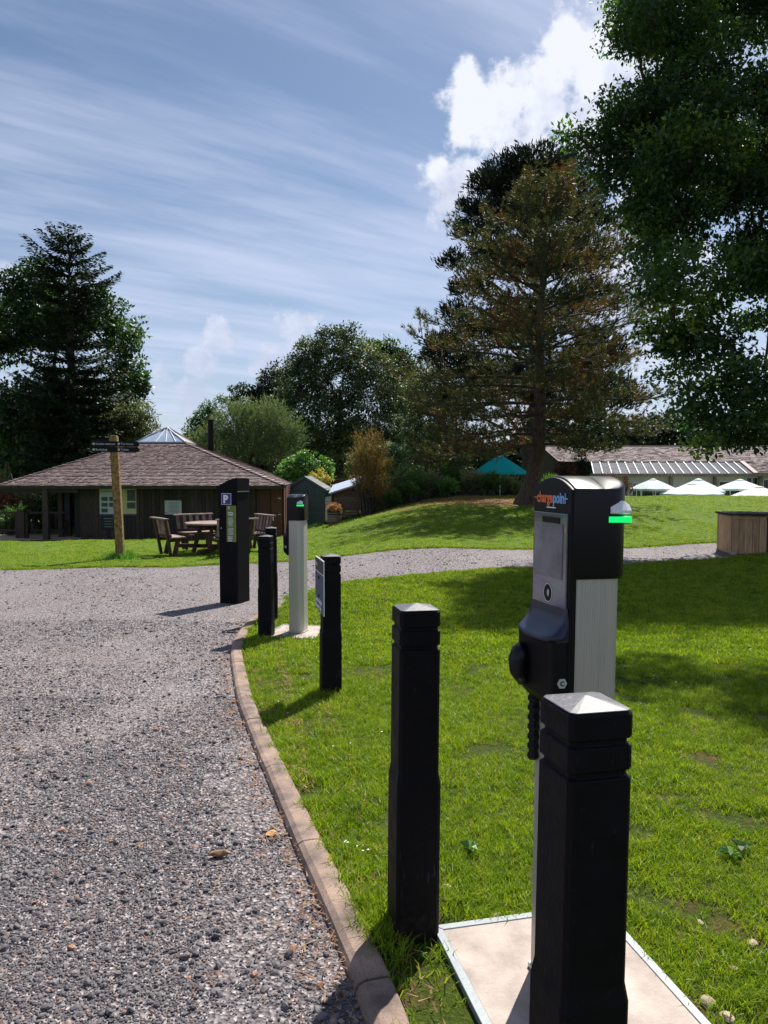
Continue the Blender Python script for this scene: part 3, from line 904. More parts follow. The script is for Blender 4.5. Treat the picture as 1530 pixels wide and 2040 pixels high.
# ------------------------------------------------------------------ gravel pebbles
def pebble(seed, sub=1, flat=.62):
    import bmesh
    bm = bmesh.new(); bmesh.ops.create_icosphere(bm, subdivisions=sub, radius=.5)
    r = random.Random(seed)
    ax = (r.uniform(.75, 1.25), r.uniform(.6, 1.0), r.uniform(.42, .75))
    for v in bm.verts:
        q = 1 + .30 * noise.noise(v.co * 2.2 + Vector((seed * 3.1, 0, 0))) + r.uniform(-.09, .09)
        v.co = Vector((v.co.x * ax[0] * q, v.co.y * ax[1] * q, v.co.z * ax[2] * q))
    me = bpy.data.meshes.new('pebble'); bm.to_mesh(me); bm.free(); me.materials.append(M['pebble'])
    return me
peb = [pebble(s, 2 if s % 2 else 1) for s in range(6)]
gp_ = sample(gravelP, lambda r: 17000 if r < 2.5 else (13000 if r < 3.3 else (9500 if r < 4.4 else (5200 if r < 5.6 else (2000 if r < 9 else 500)))), 17)
wear = vn(gp_[:, 0], gp_[:, 1] * .45, 1.4, 21.0) + .5 * vn(gp_[:, 0], gp_[:, 1], 4.0, 2.0)
gp_ = gp_[rng.random(len(gp_)) > np.clip(wear * 1.7, 0, .8)]
n = len(gp_)
u = rng.random(n)
base = np.interp(u, [0, .6, .9, .975, 1], [.0050, .0080, .0108, .0155, .030])
grow = 1 + np.clip((gp_[:, 1] - 3) / 14, 0, .6)
s = (base * grow)[:, None] * np.ones((1, 3))
s[:, 2] *= np.clip(1.15 - gp_[:, 1] / 30, .6, 1)
rot = np.stack([rng.normal(0, .35, n), rng.normal(0, .35, n), rng.uniform(0, 6.28, n)], 1)
scatter('gravel', gp_[:, 0], gp_[:, 1], gz(gp_[:, 0], gp_[:, 1]) - .012 + s[:, 2] * rng.uniform(.0, .28, n), s, rot, peb, M['pebble'], 'grey and white gravel stones of the drive', 'gravel')

# dry needles and leaf litter along the kerb and over the gravel
lm = leaf_mat('dry_litter', [(0, (0.12, 0.05, 0.03)), (.6, (0.24, 0.10, 0.05)), (1, (0.36, 0.24, 0.12))], .1, .8, 1)
lp = sample(gravelP, lambda r: 260 if r < 4.4 else 130, 9)
KLd = np.array(densify(KL, .1))
dk = np.min(np.hypot(lp[:, 0][:, None] - KLd[None, :, 0], lp[:, 1][:, None] - KLd[None, :, 1]), axis=1)
nz = vn(lp[:, 0], lp[:, 1], 2.2, 5.0)
kk = rng.random(len(lp)) < (np.exp(-dk / .22) * .9 + np.clip(nz - .12, 0, 1) * 1.6)
lp = lp[kk]
extra = []
for i in range(2600):   # right in the gutter of the kerb and on the kerb
    t = rng.integers(2, len(KLd) - 12); q = KLd[t]; extra.append((q[0] - abs(rng.normal(0, .07)) + (rng.random() < .3) * .22, q[1] + rng.normal(0, .05)))
lp = np.concatenate([lp, np.array(extra)]); n = len(lp)
L_ = MB()
gzl = gz(lp[:, 0], lp[:, 1])
for (x, y), z in zip(lp, gzl):
    a = rng.uniform(0, 3.14); ln = rng.uniform(.012, .05) * (1 + y / 9); wd = rng.uniform(.0022, .006) * (1 + y / 9)
    c, s_ = math.cos(a), math.sin(a); z0 = z + (.016 if inpoly(np.array([x]), np.array([y]), lawnA + [])[0] else .004) + rng.uniform(0, .006)
    if any(abs(x - q[0]) < .0 for q in ()): pass
    L_.add([(x - c * ln / 2 - s_ * wd / 2, y - s_ * ln / 2 + c * wd / 2, z0), (x - c * ln / 2 + s_ * wd / 2, y - s_ * ln / 2 - c * wd / 2, z0 + .001),
            (x + c * ln / 2, y + s_ * ln / 2, z0 + rng.uniform(.002, .01)), ], [(0, 1, 2)], rng.random())
tag(L_.build('dry_needles', lm), 'dry brown needles lying along the kerb and gravel', 'litter', kind='stuff')

# ------------------------------------------------------------------ kerb of cast blocks
ke = empty('kerb', (0, 0, 0), kind='structure')
KP = densify(KL, .12)
KP = [p for p in KP if p[1] > -1.2]
KP = [p for i, p in enumerate(KP) if p[1] <= 10.11 and not (p[0] == KL[0][0] and i > 5)]
# walk along the line and cut it into blocks
seg = []; run = 0.0; cur = [KP[0]]
LINE = [Vector(p) for p in KL]
samp = []
for a, b in zip(LINE, LINE[1:]):
    nseg = max(1, int((b - a).length / .06))
    for i in range(nseg): samp.append(a + (b - a) * i / nseg)
samp.append(LINE[-1])
# smooth the bends
for _ in range(12):
    samp = [samp[0]] + [(samp[i - 1] + samp[i] * 2 + samp[i + 1]) / 4 for i in range(1, len(samp) - 1)] + [samp[-1]]
BL = .60; cum = 0.0; blocks = []; cur = []
target = .905
acc = 0
last = samp[0]; cur = [samp[0]]
for p in samp[1:]:
    acc += (p - last).length; last = p
    cur.append(p)
    if acc >= target:
        blocks.append(cur); cur = [p]; acc = 0
if len(cur) > 2: blocks.append(cur)
KCUR = samp
def knorm(i_line, i):
    a = i_line[max(i - 1, 0)]; b = i_line[min(i + 1, len(i_line) - 1)]
    t = (b - a).normalized(); return Vector((t.y, -t.x)), t
for bi, bl in enumerate(blocks):
    m = MB(); rings = []
    jit = random.uniform(-.003, .003)
    for i, p in enumerate(bl):
        nrm, t = knorm(bl, i)
        q = p
        if i == 0: q = p + t * .004
        if i == len(bl) - 1: q = p - t * .004
        z = g1(q.x, q.y)
        wv = .0025 * noise.noise(Vector((q.x * 9, q.y * 9, 2)))
        prof = [(-.004, -.12), (0.0, .000 + wv), (.010, .018), (.030, .030 + wv + jit), (.078, .031 + jit + wv), (.102, .026), (.112, .014), (.116, -.12)]
        rings.append([Vector((q.x + nrm.x * (a + wv), q.y + nrm.y * (a + wv), z + b_ )) for a, b_ in prof])
    m.loops(rings)
    o = m.build('kerb_stone', M['kerb'], ke, bevel=.003, seg=1)

# ------------------------------------------------------------------ bollards
def sq(half, ch, z):
    a, b = half, half - ch
    return [Vector((x, y, z)) for x, y in ((-b, -a), (b, -a), (a, -b), (a, b), (b, a), (-b, a), (-a, b), (-a, -b))]

def make_bollard(label, loc, rz):
    t = empty('bollard', loc, rz, label, 'bollard', 'black plastic bollards with pyramid caps')
    u_, g_ = .0665, .0600
    prof = [(-.2, .072), (.50, .072), (.535, u_), (.932, u_), (.936, g_), (.945, g_), (.949, u_), (.992, u_), (.996, g_), (1.005, g_), (1.009, u_), (1.052, u_), (1.058, u_ - .004)]
    m = MB(); m.loops([sq(hf, .010, z) for z, hf in prof]); m.build('post', M['bollard'], t, bevel=.0015, seg=1)
    m = MB()
    m.loops([sq(u_ - .0035, .010, 1.0575), sq(u_ - .0035, .010, 1.0595), sq(.003, .001, 1.0735)])
    m.build('cap', M['cap'], t, bevel=.0012, seg=1)
    return t

bl_lab = ['nearest bollard, standing in front of the near charging post, its top cut by nothing',
          'tall bollard between the kerb and the near charging post plate',
          'bollard carrying the slate blue sign on its left face',
          'bollard at the kerb bend just left of the distant charging post',
          'rearmost bollard, half hidden behind the one at the kerb bend']
bl_lab[0] = 'nearest and largest bollard, standing in front of the near charging post'
for (x, y, rz), lab, sk_ in zip(BOLLARDS, bl_lab, SINK):
    z = g1(x, y) - sk_
    bo = make_bollard(lab, (x, y, z), rz); bo.rotation_euler = (0, LEAN[bl_lab.index(lab)], rz)

# sign on the third bollard
bx, by, brz = BOLLARDS[2]
sg = empty('bollard_sign', (bx, by, g1(bx, by) + .072), brz, 'slate blue electric vehicle charging sign screwed to a bollard', 'sign')
m = MB(); m.box((-.0772, -.02, .735), (.006, .40, .385)); m.build('backing_plate', M['lettering'], sg, bevel=.002)
m = MB(); m.box((-.0815, -.02, .874), (.003, .386, .088)); m.build('header_face', M['slate_sign'], sg)
m = MB(); m.box((-.0815, -.02, .684), (.003, .386, .272)); m.build('sign_face', M['slate_sign2'], sg)
text('Parking', .030, M['lettering'], sg, (-.0835, .15, .87), (0, -1, 0), (0, 0, 1))
text('Electric Vehicle', .048, M['lettering'], sg, (-.0835, .155, .605), (0, -1, 0), (0, 0, 1), bold=.001)
text('Charging Only', .048, M['lettering'], sg, (-.0835, .155, .562), (0, -1, 0), (0, 0, 1), bold=.001)
for z in (.79, .66):
    m = MB(); m.tube([(-.083, -.02, z), (-.090, -.02, z)], .010, 12); m.build('bolt', M['satin_black'], sg)

# ------------------------------------------------------------------ charging posts
def rrect(hx, hy, rf, rb, n=6, sx=0.0):
    """plan outline: front at -x with corner radius rf, back at +x with radius rb"""
    pts = []
    for cx_, cy_, r_, a0 in ((-hx, -hy, rf, 180), (hx, -hy, rb, 270), (hx, hy, rb, 0), (-hx, hy, rf, 90)):
        ox = cx_ + (r_ if cx_ < 0 else -r_); oy = cy_ + (r_ if cy_ < 0 else -r_)
        for k in range(n + 1):
            a = R(a0 + 90 * k / n)
            pts.append((ox + r_ * math.cos(a), oy + r_ * math.sin(a)))
    return pts

def fine_outline(pts, st=.011):
    out = []
    for a, b in zip(pts, pts[1:] + pts[:1]):
        L = math.hypot(b[0] - a[0], b[1] - a[1]); k = max(1, round(L / st))
        for j in range(k): out.append((a[0] + (b[0] - a[0]) * j / k, a[1] + (b[1] - a[1]) * j / k))
    return out

def ribbed(hx, hy, rf, rb, amp=.0022, pitch=.0145):
    """plan outline with shallow flutes"""
    base = rrect(hx, hy, rf, rb, 5)
    out = []
    n = len(base)
    for i in range(n):
        a, b = Vector(base[i]), Vector(base[(i + 1) % n])
        L = (b - a).length
        k = max(1, round(L / pitch))
        t = (b - a) / max(L, 1e-9); nr = Vector((t.y, -t.x))
        flute = abs(t.x) > .75 and True
        if k <= 1 or not flute:
            out.append(tuple(a)); continue
        for j in range(k):
            q = a + (b - a) * j / k
            out.append(tuple(q + nr * 0))
            q = a + (b - a) * (j + .18) / k; out.append(tuple(q - nr * amp))
            q = a + (b - a) * (j + .50) / k; out.append(tuple(q - nr * amp * .4))
            q = a + (b - a) * (j + .82) / k; out.append(tuple(q - nr * amp))
    return out

def charging_post(loc, rz, label):
    t = empty('charging_post', loc, rz, label, 'charging post', 'electric car charging posts')
    HX, HY = .078, .108
    m = MB(); pl = ribbed(HX, HY, .010, .055)
    m.loops([[Vector((x, y, z)) for x, y in pl] for z in (0.0, .8, 1.215)]); m.build('column', M['alu'], t)
    m = MB(); pl = rrect(HX + .006, HY + .006, .010, .055)
    m.loops([[Vector((x, y, z)) for x, y in pl] for z in (0.0, .012)]); m.build('foot_flange', M['alu'], t, bevel=.002)
    # head with arched top
    hx, hy = .086, .114
    pl = fine_outline(rrect(hx + .002, hy, .006, .055, 7))
    arch = lambda y: 1.440 + .034 * (1 - (y / hy) ** 2)
    m = MB(); rings = [[Vector((x + .002, y, 1.197)) for x, y in [(a * .985, b * .985) for a, b in pl]], [Vector((x + .002, y, 1.205)) for x, y in pl]]
    rings.append([Vector((x + .002, y, 1.330)) for x, y in pl])
    rings.append([Vector((x + .002, y, arch(y) - .008)) for x, y in pl])
    for sc_, dz in ((.975, -.002), (.93, .0), (.8, .0004), (.5, .0006), (.02, .0006)):
        rings.append([Vector((x * sc_ + .002, y * (.985 if sc_ < .97 else .993), arch(y) + dz)) for x, y in pl])
    m.loops(rings)
    m.build('head', M['gloss_black'], t, smooth=True).data.polygons.foreach_set('use_smooth', [True] * 0 or [True] * len(t.children[-1].data.polygons))
    # front housing below the head, down to the holster
    xf = -HX - .009
    m = MB(); nyy = 13; ring_f = []
    for xx_ in (xf - .006, xf + .015):
        up_pts = [Vector((xx_, -.112 + .224 * q / (nyy - 1), arch(-.112 + .224 * q / (nyy - 1)) - .004)) for q in range(nyy)]
        ring_f.append([Vector((xx_, -.112, .835))] + up_pts + [Vector((xx_, .112, .835))])
    m.loops(ring_f); m.build('front_housing', M['satin_black'], t, bevel=.003)
    # display behind clear cover
    m = MB(); m.box((xf - .0085, 0, 1.243), (.006, .196, .258)); m.build('display_cover', M['screen'], t, bevel=.002)
    m = MB(); m.box((xf - .0125, .004, 1.268), (.0025, .168, .150)); d = m.build('display', plain('display_sheet', (.17, .165, .195), .3, .5, 9), t)
    m = MB(); m.box((xf - .0125, -.01, 1.352), (.003, .10, .016)); m.build('camera_strip', M['satin_black'], t)
    m = MB(); m.box((xf - .0075, .0, 1.386), (.002, .052, .003)); m.build('card_slot', M['white'], t)
    # contactless mark
    m = MB()
    pts = [(xf - .0125, .000 + .025 * math.cos(a), 1.147 + .025 * math.sin(a)) for a in [i * math.pi / 10 for i in range(21)]]
    m.tube(pts, .0011, 4, False)
    for r_ in (.006, .010, .014):
        m.tube([(xf - .0125, .008 - r_ * math.cos(a), 1.147 + r_ * math.sin(a)) for a in [R(q) for q in range(-48, 50, 16)]], .0011, 4, False)
    m.build('contactless_symbol', M['lettering'], t)
    m = MB(); m.tube([(xf - .0105, 0, 1.147), (xf - .0125, 0, 1.147)], .0245, 20); m.build('contactless_disc', M['satin_black'], t)
    # name on the fascia: orange and blue, dash before and plus after
    y0 = .101; zt = 1.400; S = .042
    m = MB(); m.box((xf - .008, y0 - .006, zt + .0125), (.002, .012, .0035)); m.build('dash', M['orange'], t)
    a_ = text('charge', S, M['orange'], t, (xf - .0075, y0 - .013, zt), (0, -1, 0), (0, 0, 1), bold=.0013, sx=.86)
    wd = max(v.co.y for v in a_.data.vertices) - min(v.co.y for v in a_.data.vertices)
    b_ = text('poin', S, M['sky_blue'], t, (xf - .0075, y0 - .015 - wd, zt), (0, -1, 0), (0, 0, 1), bold=.0013, sx=.86)
    ye = min(v.co.y for v in b_.data.vertices)
    m = MB(); m.box((xf - .008, ye - .011, zt + .0125), (.002, .020, .0038)); m.box((xf - .008, ye - .008, zt + .013), (.0021, .0038, .028)); m.build('plus', M['sky_blue'], t)
    # swept ledge of the holster
    m = MB()
    rows = []
    for i in range(9):
        f = i / 8
        z = 1.118 - .078 * f ** .62 if i else 1.118
        out = .008 + .060 * f ** 1.9
        row = []
        for kx in range(13):
            y = -.111 + .222 * kx / 12
            e = 1 - abs(y / .111) ** 4 * .35 * f
            row.append(Vector((xf - out * e - .002, y, z - .010 * f * (1 - (y / .111) ** 2))))
        rows.append(row)
    vs = [v for r_ in rows for v in r_]
    fs = [(i * 13 + k_, i * 13 + k_ + 1, (i + 1) * 13 + k_ + 1, (i + 1) * 13 + k_) for i in range(8) for k_ in range(12)]
    back = [Vector((xf + .004, v.y, v.z - .012)) for v in rows[-1]]
    low = [Vector((v.x + .012, v.y, v.z - .012)) for v in rows[-1]]
    kk0 = len(vs); vs += low + back
    fs += [(8 * 13 + k_, 8 * 13 + k_ + 1, kk0 + k_ + 1, kk0 + k_) for k_ in range(12)]
    fs += [(kk0 + k_, kk0 + k_ + 1, kk0 + 13 + k_ + 1, kk0 + 13 + k_) for k_ in range(12)]
    for ke_ in (0, 12):
        ncol = [i * 13 + ke_ for i in range(9)] + [kk0 + ke_, kk0 + 13 + ke_]
        fs.append(tuple(ncol))
    m.add(vs, fs); m.build('ledge', M['navy'], t, smooth=True)
    # holster body
    def hring(z, out, hw, r_=.014):
        pl_ = rrect((out + .012) / 2, hw, r_, .002, 4)
        return [Vector((xf + .004 - (out + .012) / 2 + x + .006, y, z)) for x, y in pl_]
    m = MB(); m.loops([hring(1.030, .052, .106), hring(.99, .050, .109), hring(.90, .048, .110), hring(.868, .046, .108), hring(.845, .026, .106), hring(.825, .006, .104, .006)])
    m.build('holster', M['satin_black'], t, smooth=False, bevel=.002)
    # plug hanging in the holster
    m = MB(); m.tube([(xf - .046, .062, .975), (xf - .060, .062, .965), (xf - .067, .062, .945), (xf - .064, .062, .915), (xf - .046, .062, .885)], [.028, .031, .031, .030, .024], 14)
    m.build('plug', M['gloss_black'], t, smooth=True)
    m = MB()
    for i, z in enumerate((1.003, .996)):
        m.tube([(xf - .0455, .09 - k_ * .045, z - .004) for k_ in range(5)], .0016, 4)
    m.build('vent_slot', M['navy'], t)
    # hexagon letter label on the side of the holster
    cxh, cyh, czh = xf - .022, -.1115, .918
    hexp = [(cxh + .0145 * math.cos(R(60 * i)), czh + .0145 * math.sin(R(60 * i))) for i in range(6)]
    m = MB(); m.prism(hexp, 'y', cyh + .001, cyh - .0012); m.build('hexagon_label', M['hex'], t)
    text('C', .018, M['satin_black'], t, (cxh, cyh - .0014, czh - .0063), (1, 0, 0), (0, 0, 1), align='CENTER', bold=.0006)
    # ribbed cable sleeve
    m = MB(); pts = []; rd = []
    for i in range(29):
        pts.append((xf - .004, .088, .84 - .20 * i / 28)); rd.append((.0195 if (i // 2) % 2 else .0145) * (1 - .12 * i / 28))
    m.tube(pts, rd, 14); m.build('cable_sleeve', M['gloss_black'], t)
    # light badge on the side: pale visor above a green strip
    m = MB()
    A0, A1 = .022, .084
    ring = lambda x, s_: [Vector((x, -.108, 1.372)), Vector((x, -.112 - .015 * s_, 1.376)), Vector((x, -.112 - .014 * s_, 1.383)), Vector((x, -.108, 1.384 + .028 * s_))]
    m.loops([ring(A0, .55), ring(.036, .85), ring(.052, 1.0), ring(.068, .85), ring(A1, .5)]); m.build('visor', M['white'], t, bevel=.001)
    m = MB(); m.loops([[Vector((x, -.118, z)) for x, z in ()] for _ in ()] or [[Vector((A0 - .004, -.108, 1.350)), Vector((A0 - .004, -.116, 1.350)), Vector((A0 - .004, -.116, 1.366)), Vector((A0 - .004, -.108, 1.366))],
        [Vector((.052, -.104, 1.350)), Vector((.052, -.122, 1.350)), Vector((.052, -.122, 1.366)), Vector((.052, -.104, 1.366))],
        [Vector((A1 + .004, -.085, 1.350)), Vector((A1 + .004, -.115, 1.350)), Vector((A1 + .004, -.115, 1.366)), Vector((A1 + .004, -.085, 1.366))]])
    m.build('status_light', M['led'], t)
    return t

cz = g1(CH_N[0], CH_N[1]) + .022
ch1 = charging_post((CH_N[0] - .017, CH_N[1], cz), CH_N[2], 'large near charging post with display, orange and blue lettering and green light')
ch2 = copy_tree(ch1, (CH_F[0], CH_F[1], g1(CH_F[0], CH_F[1]) + .022), CH_F[2], 'distant pale charging post behind the bollards at the kerb bend')

ch1.rotation_euler = (0, R(.7), CH_N[2])

def plate(rect, label):
    x, y, hw, hd, rz = rect
    t = empty('base_slab', (x, y, g1(x, y)), rz, label, 'concrete base', 'concrete bases of the charging posts')
    m = MB(); m.box((0, 0, -.06), (hw * 2 - .056, hd * 2 - .056, .158)); m.build('slab', M['concrete'], t, bevel=.002)
    r_ = .028
    for a, b, ax in (((-hw, hd), (hw, hd), 'b'), ((-hw, -hd), (hw, -hd), 'f'), ((-hw, -hd), (-hw, hd), 'l'), ((hw, -hd), (hw, hd), 'r')):
        m = MB()
        inn = {'b': [(-hw, hd), (hw, hd), (hw - r_, hd - r_), (-hw + r_, hd - r_)], 'f': [(-hw, -hd), (-hw + r_, -hd + r_), (hw - r_, -hd + r_), (hw, -hd)],
               'l': [(-hw, -hd), (-hw, hd), (-hw + r_, hd - r_), (-hw + r_, -hd + r_)], 'r': [(hw, hd), (hw, -hd), (hw - r_, -hd + r_), (hw - r_, hd - r_)]}[ax]
        c = (sum(p[0] for p in inn) / 4, sum(p[1] for p in inn) / 4)
        inn = [(p[0] + (c[0] - p[0]) * .002, p[1] + (c[1] - p[1]) * .002) for p in inn]
        m.prism(inn, 'z', -.12, .022); m.build('rim', M['rim'], t, bevel=.0015, seg=1)
    return t
plate(PLATE_RECTS[0], 'pale concrete slab with grey metal rim below the near charging post')
plate(PLATE_RECTS[1], 'pale concrete slab below the distant charging post')

# ------------------------------------------------------------------ parking post
mx, my, mrz = MACHINE
pk = empty('parking_post', (mx, my, g1(mx, my)), mrz, 'tall black post with blue P sign and green panel on the gravel', 'parking post')
wA, wB = .285, .32
m = MB(); m.box((0, 0, .74), (wA, wB, 1.56)); m.build('housing', M['dark_post'] if 'dark_post' in M else M['black_plastic'], pk, bevel=.004)
m = MB()
poly = [(-wA / 2 - .035, 1.515), (-wA / 2 - .035, 1.605), (-wA / 2, 1.615), (wA / 2 - .10, 1.700), (wA / 2, 1.715), (wA / 2 + .006, 1.715), (wA / 2 + .006, 1.520)]
m.prism(poly, 'y', -wB / 2 - .006, wB / 2 + .006); m.build('hood', M['black_plastic'], pk, bevel=.004)
m = MB(); m.box((wA / 2 + .004, 0, 1.53), (.012, wB + .004, .010)); m.build('hood_trim', M['rim'], pk)
yf = -wB / 2
m = MB(); m.box((-.02, yf - .006, 1.430), (.150, .008, .155)); m.build('sign_border', M['lettering'], pk)
m = MB(); m.box((-.02, yf - .011, 1.430), (.138, .003, .143)); m.build('sign_face', M['p_blue'], pk)
text('P', .145, M['lettering'], pk, (-.066, yf - .0135, 1.380), (1, 0, 0), (0, 0, 1), bold=.007)
m = MB(); m.box((.055, yf - .005, 1.092), (.142, .006, .492)); m.build('panel_border', M['cream'], pk)
m = MB(); m.box((.055, yf - .0095, 1.092), (.134, .004, .484)); m.build('green_panel', M['green_panel'], pk)
text('Parking\ncharges', .026, M['lettering'], pk, (.008, yf - .0122, 1.235), (1, 0, 0), (0, 0, 1), bold=.0012)
m = MB()
for i in range(8): m.box((.008 + .042 + random.uniform(-.008, .002), yf - .0118, 1.172 - i * .0155), (.080 + random.uniform(-.02, .005), .001, .005))
for i in range(6): m.box((.008 + .042 + random.uniform(-.004, .004), yf - .0118, 1.030 - i * .0165), (.080 + random.uniform(-.01, .008), .001, .005))
for i in range(4): m.box((.012 + i * .018, yf - .0118, .892), (.010, .001, .026))
m.box((.035, yf - .0118, .862), (.06, .001, .008)); m.box((.038, yf - .0118, .918), (.075, .001, .005))
m.tube([(.022, yf - .0118, 1.310), (.022, yf - .0132, 1.310)], .013, 10)
m.build('small_print', M['lettering'], pk)['kind'] = 'stuff'
m = MB(); m.tube([(-.105, yf - .001, 1.03), (-.105, yf - .006, 1.03)], .009, 10); m.build('lock', M['steel'], pk)

# ------------------------------------------------------------------ finger post
fx, fy = (236 - 765) / 1530 * 17.0, 17.0
fp = empty('finger_post', (fx, fy, g1(fx, fy)), R(4), 'rough mossy timber finger post with black arms on the lawn', 'signpost')
m = MB(); m.loops([[Vector((x + off, y, z)) for x, y in ((-.083, -.083), (.083, -.083), (.083, .083), (-.083, .083))] for z, off in ((-.2, .02), (.6, .005), (1.3, -.02), (2.0, -.05), (2.74, -.085))])
pst = m.build('post', M['post_moss'], fp, bevel=.012)
pst.modifiers.new('sub', 'SUBSURF').subdivision_type = 'SIMPLE'; pst.modifiers['sub'].levels = 4; pst.modifiers['sub'].render_levels = 4
tx = bpy.data.textures.new('rough', 'CLOUDS'); tx.noise_scale = .05
dm = pst.modifiers.new('rough', 'DISPLACE'); dm.texture = tx; dm.strength = .025; dm.mid_level = .5
zz0 = 1.5 + 73 / 90 - g1(fx, fy)
def arm(side, z, ln, words, yaw=0.0, yo=-.1, icon=True):
    s = side
    hh = .055
    x0 = -.07
    poly = [(x0, z - hh), (x0 + s * (ln - .05), z - hh), (x0 + s * ln, z), (x0 + s * (ln - .05), z + hh), (x0, z + hh)]
    m = MB(); m.prism(poly, 'y', yo - .012, yo + .012); a = m.build('arm', M['satin_black'], fp)
    if words:
        xs0 = x0 + .10 if s > 0 else x0 - ln + .06
        m = MB(); m.box((xs0 + .025, yo - .0135, z), (.045, .002, .045)); m.build('symbol', M['paper'], a)
        text(words, .062, M['paper'], a, (xs0 + .065, yo - .0135, z - .02), (1, 0, 0), (0, 0, 1), bold=.0005)
arm(-1, 2.555, .50, 'Garden entrance'); arm(-1, 2.430, .50, 'Bookshop')
arm(1, 2.555, .58, 'Tea House'); arm(1, 2.430, .58, 'Toilets')
m = MB(); m.bar((-.10, .06, 2.60), (-.66, .30, 2.60), .014, .12, (0, 0, 1)); m.build('arm', M['satin_black'], fp)

# ------------------------------------------------------------------ picnic table with four benches
tx_, ty_ = (426 - 765) / 1530 * 18.9, 18.9
pt = empty('picnic_table', (tx_, ty_, g1(tx_, ty_) - .01), R(35), 'round timber picnic table with four slatted benches on the lawn', 'picnic table')
TH = .76; TR = .70
for i in range(10):   # round top of boards
    y0, y1 = -TR + i * .14 + .003, -TR + (i + 1) * .14 - .003
    pts = []
    for y in np.linspace(y0, y1, 5): pts.append((math.sqrt(max(TR * TR - y * y, .0)), y))
    poly = [(x, y) for x, y in pts] + [(-x, y) for x, y in reversed(pts)]
    if abs(poly[0][0]) < .05: poly[0] = (.05, poly[0][1]); poly[-1] = (-.05, poly[-1][1])
    m = MB(); m.prism(poly, 'z', TH - .038, TH + random.uniform(-.002, .002)); m.build('tabletop_board', M['bench_wood'], pt, bevel=.003, seg=1)
for a in (0, 90):
    rot = Matrix.Rotation(R(a + 45), 4, 'Z')
    for z in (.10 + a * .0008, .66):
        m = MB(); m.bar(rot @ Vector((-.98 if z < .3 else -.62, 0, z)), rot @ Vector((.98 if z < .3 else .62, 0, z)), .07, .09); m.build('cross_beam', M['bench_leg'], pt)
for a in range(4):
    rot = Matrix.Rotation(R(90 * a + 45), 4, 'Z')
    m = MB(); m.bar(rot @ Vector((.52, .07, .02)), rot @ Vector((.30, .07, TH - .04)), .065, .09); m.build('leg', M['bench_leg'], pt, bevel=.004, seg=1)
for a in range(4):   # benches
    rz = Matrix.Rotation(R(90 * a), 4, 'Z')
    P3 = lambda x, y, z: rz @ Vector((x, y, z))
    for k in range(3):
        m = MB(); w0 = .40 + k * .03
        m.bar(P3(.93 + k * .125, -w0, .455), P3(.93 + k * .125, w0, .455), .115, .035, (0, 0, 1)); m.build('seat_board', M['bench_wood'], pt, bevel=.004, seg=1)
    for s in (-1, 1):
        m = MB(); m.bar(P3(1.12, s * .30, .02), P3(1.02, s * .30, .44), .06, .10, rz @ Vector((1, 0, 0))); m.build('bench_leg', M['bench_leg'], pt, bevel=.004, seg=1)
        m = MB(); m.bar(P3(1.22, s * .32, .02), P3(1.36, s * .38, .86), .055, .09, rz @ Vector((0, 1, 0))); m.build('back_post', M['bench_leg'], pt, bevel=.004, seg=1)
        m = MB(); m.bar(P3(.60, s * .30, .39), P3(1.30, s * .34, .39), .055, .07); m.build('bench_bearer', M['bench_leg'], pt, bevel=.004, seg=1)
    m = MB(); m.bar(P3(1.375, -.52, .90), P3(1.375, .52, .90), .12, .035); m.build('top_rail', M['bench_wood'], pt, bevel=.004, seg=1)
    m = MB(); m.bar(P3(1.265, -.50, .50), P3(1.265, .50, .50), .03, .07); m.build('lower_rail', M['bench_leg'], pt, bevel=.003, seg=1)
    for k in range(6):
        yy = -.42 + k * .168
        m = MB(); m.bar(P3(1.255, yy, .44), P3(1.345, yy * 1.06, .885), .022, .085, rz @ Vector((0, 1, 0))); m.build('back_slat', M['bench_wood'], pt, bevel=.003, seg=1)
# ------------------------------------------------------------------ roofs of shingles
def shingle_plane(m, O, X, Yv, inside, course=.13, wd=.16, th=.022, W_=10, L_=5, jit=.35, lapmat=None):
    """courses of shingles on a roof plane: O origin at the eave, X along the eave, Yv up the slope"""
    O, X, Yv = Vector(O), Vector(X).normalized(), Vector(Yv).normalized()
    nrm = X.cross(Yv).normalized()
    if nrm.z < 0: nrm = -nrm
    ncs = int(L_ / course)
    for r in range(ncs):
        v0 = r * course; v1 = v0 + course * 1.12
        span = inside(v0 + course * .5)
        if not span: continue
        a, b = span
        x = a
        dev = random.uniform(-.14, .14)
        while x < b - 1e-3:
            ww = min(random.uniform(.7, 1.35) * wd, b - x)
            t = th * random.uniform(.7, 1.3)
            xa, xb = x + .003, x + ww - .003
            if xb - xa > .01:
                p = lambda u, v, h_: O + X * u + Yv * v + nrm * h_
                d0 = random.uniform(-.006, .006)
                m.add([p(xa, v0 + d0, -.004), p(xb, v0 + d0, -.004), p(xb, v0 + d0, t), p(xa, v0 + d0, t), p(xa, v1, .004), p(xb, v1, .004)],
                      [(0, 1, 2, 3), (3, 2, 5, 4)], min(1, max(0, .45 + dev + random.gauss(0, .10))))
            x += ww


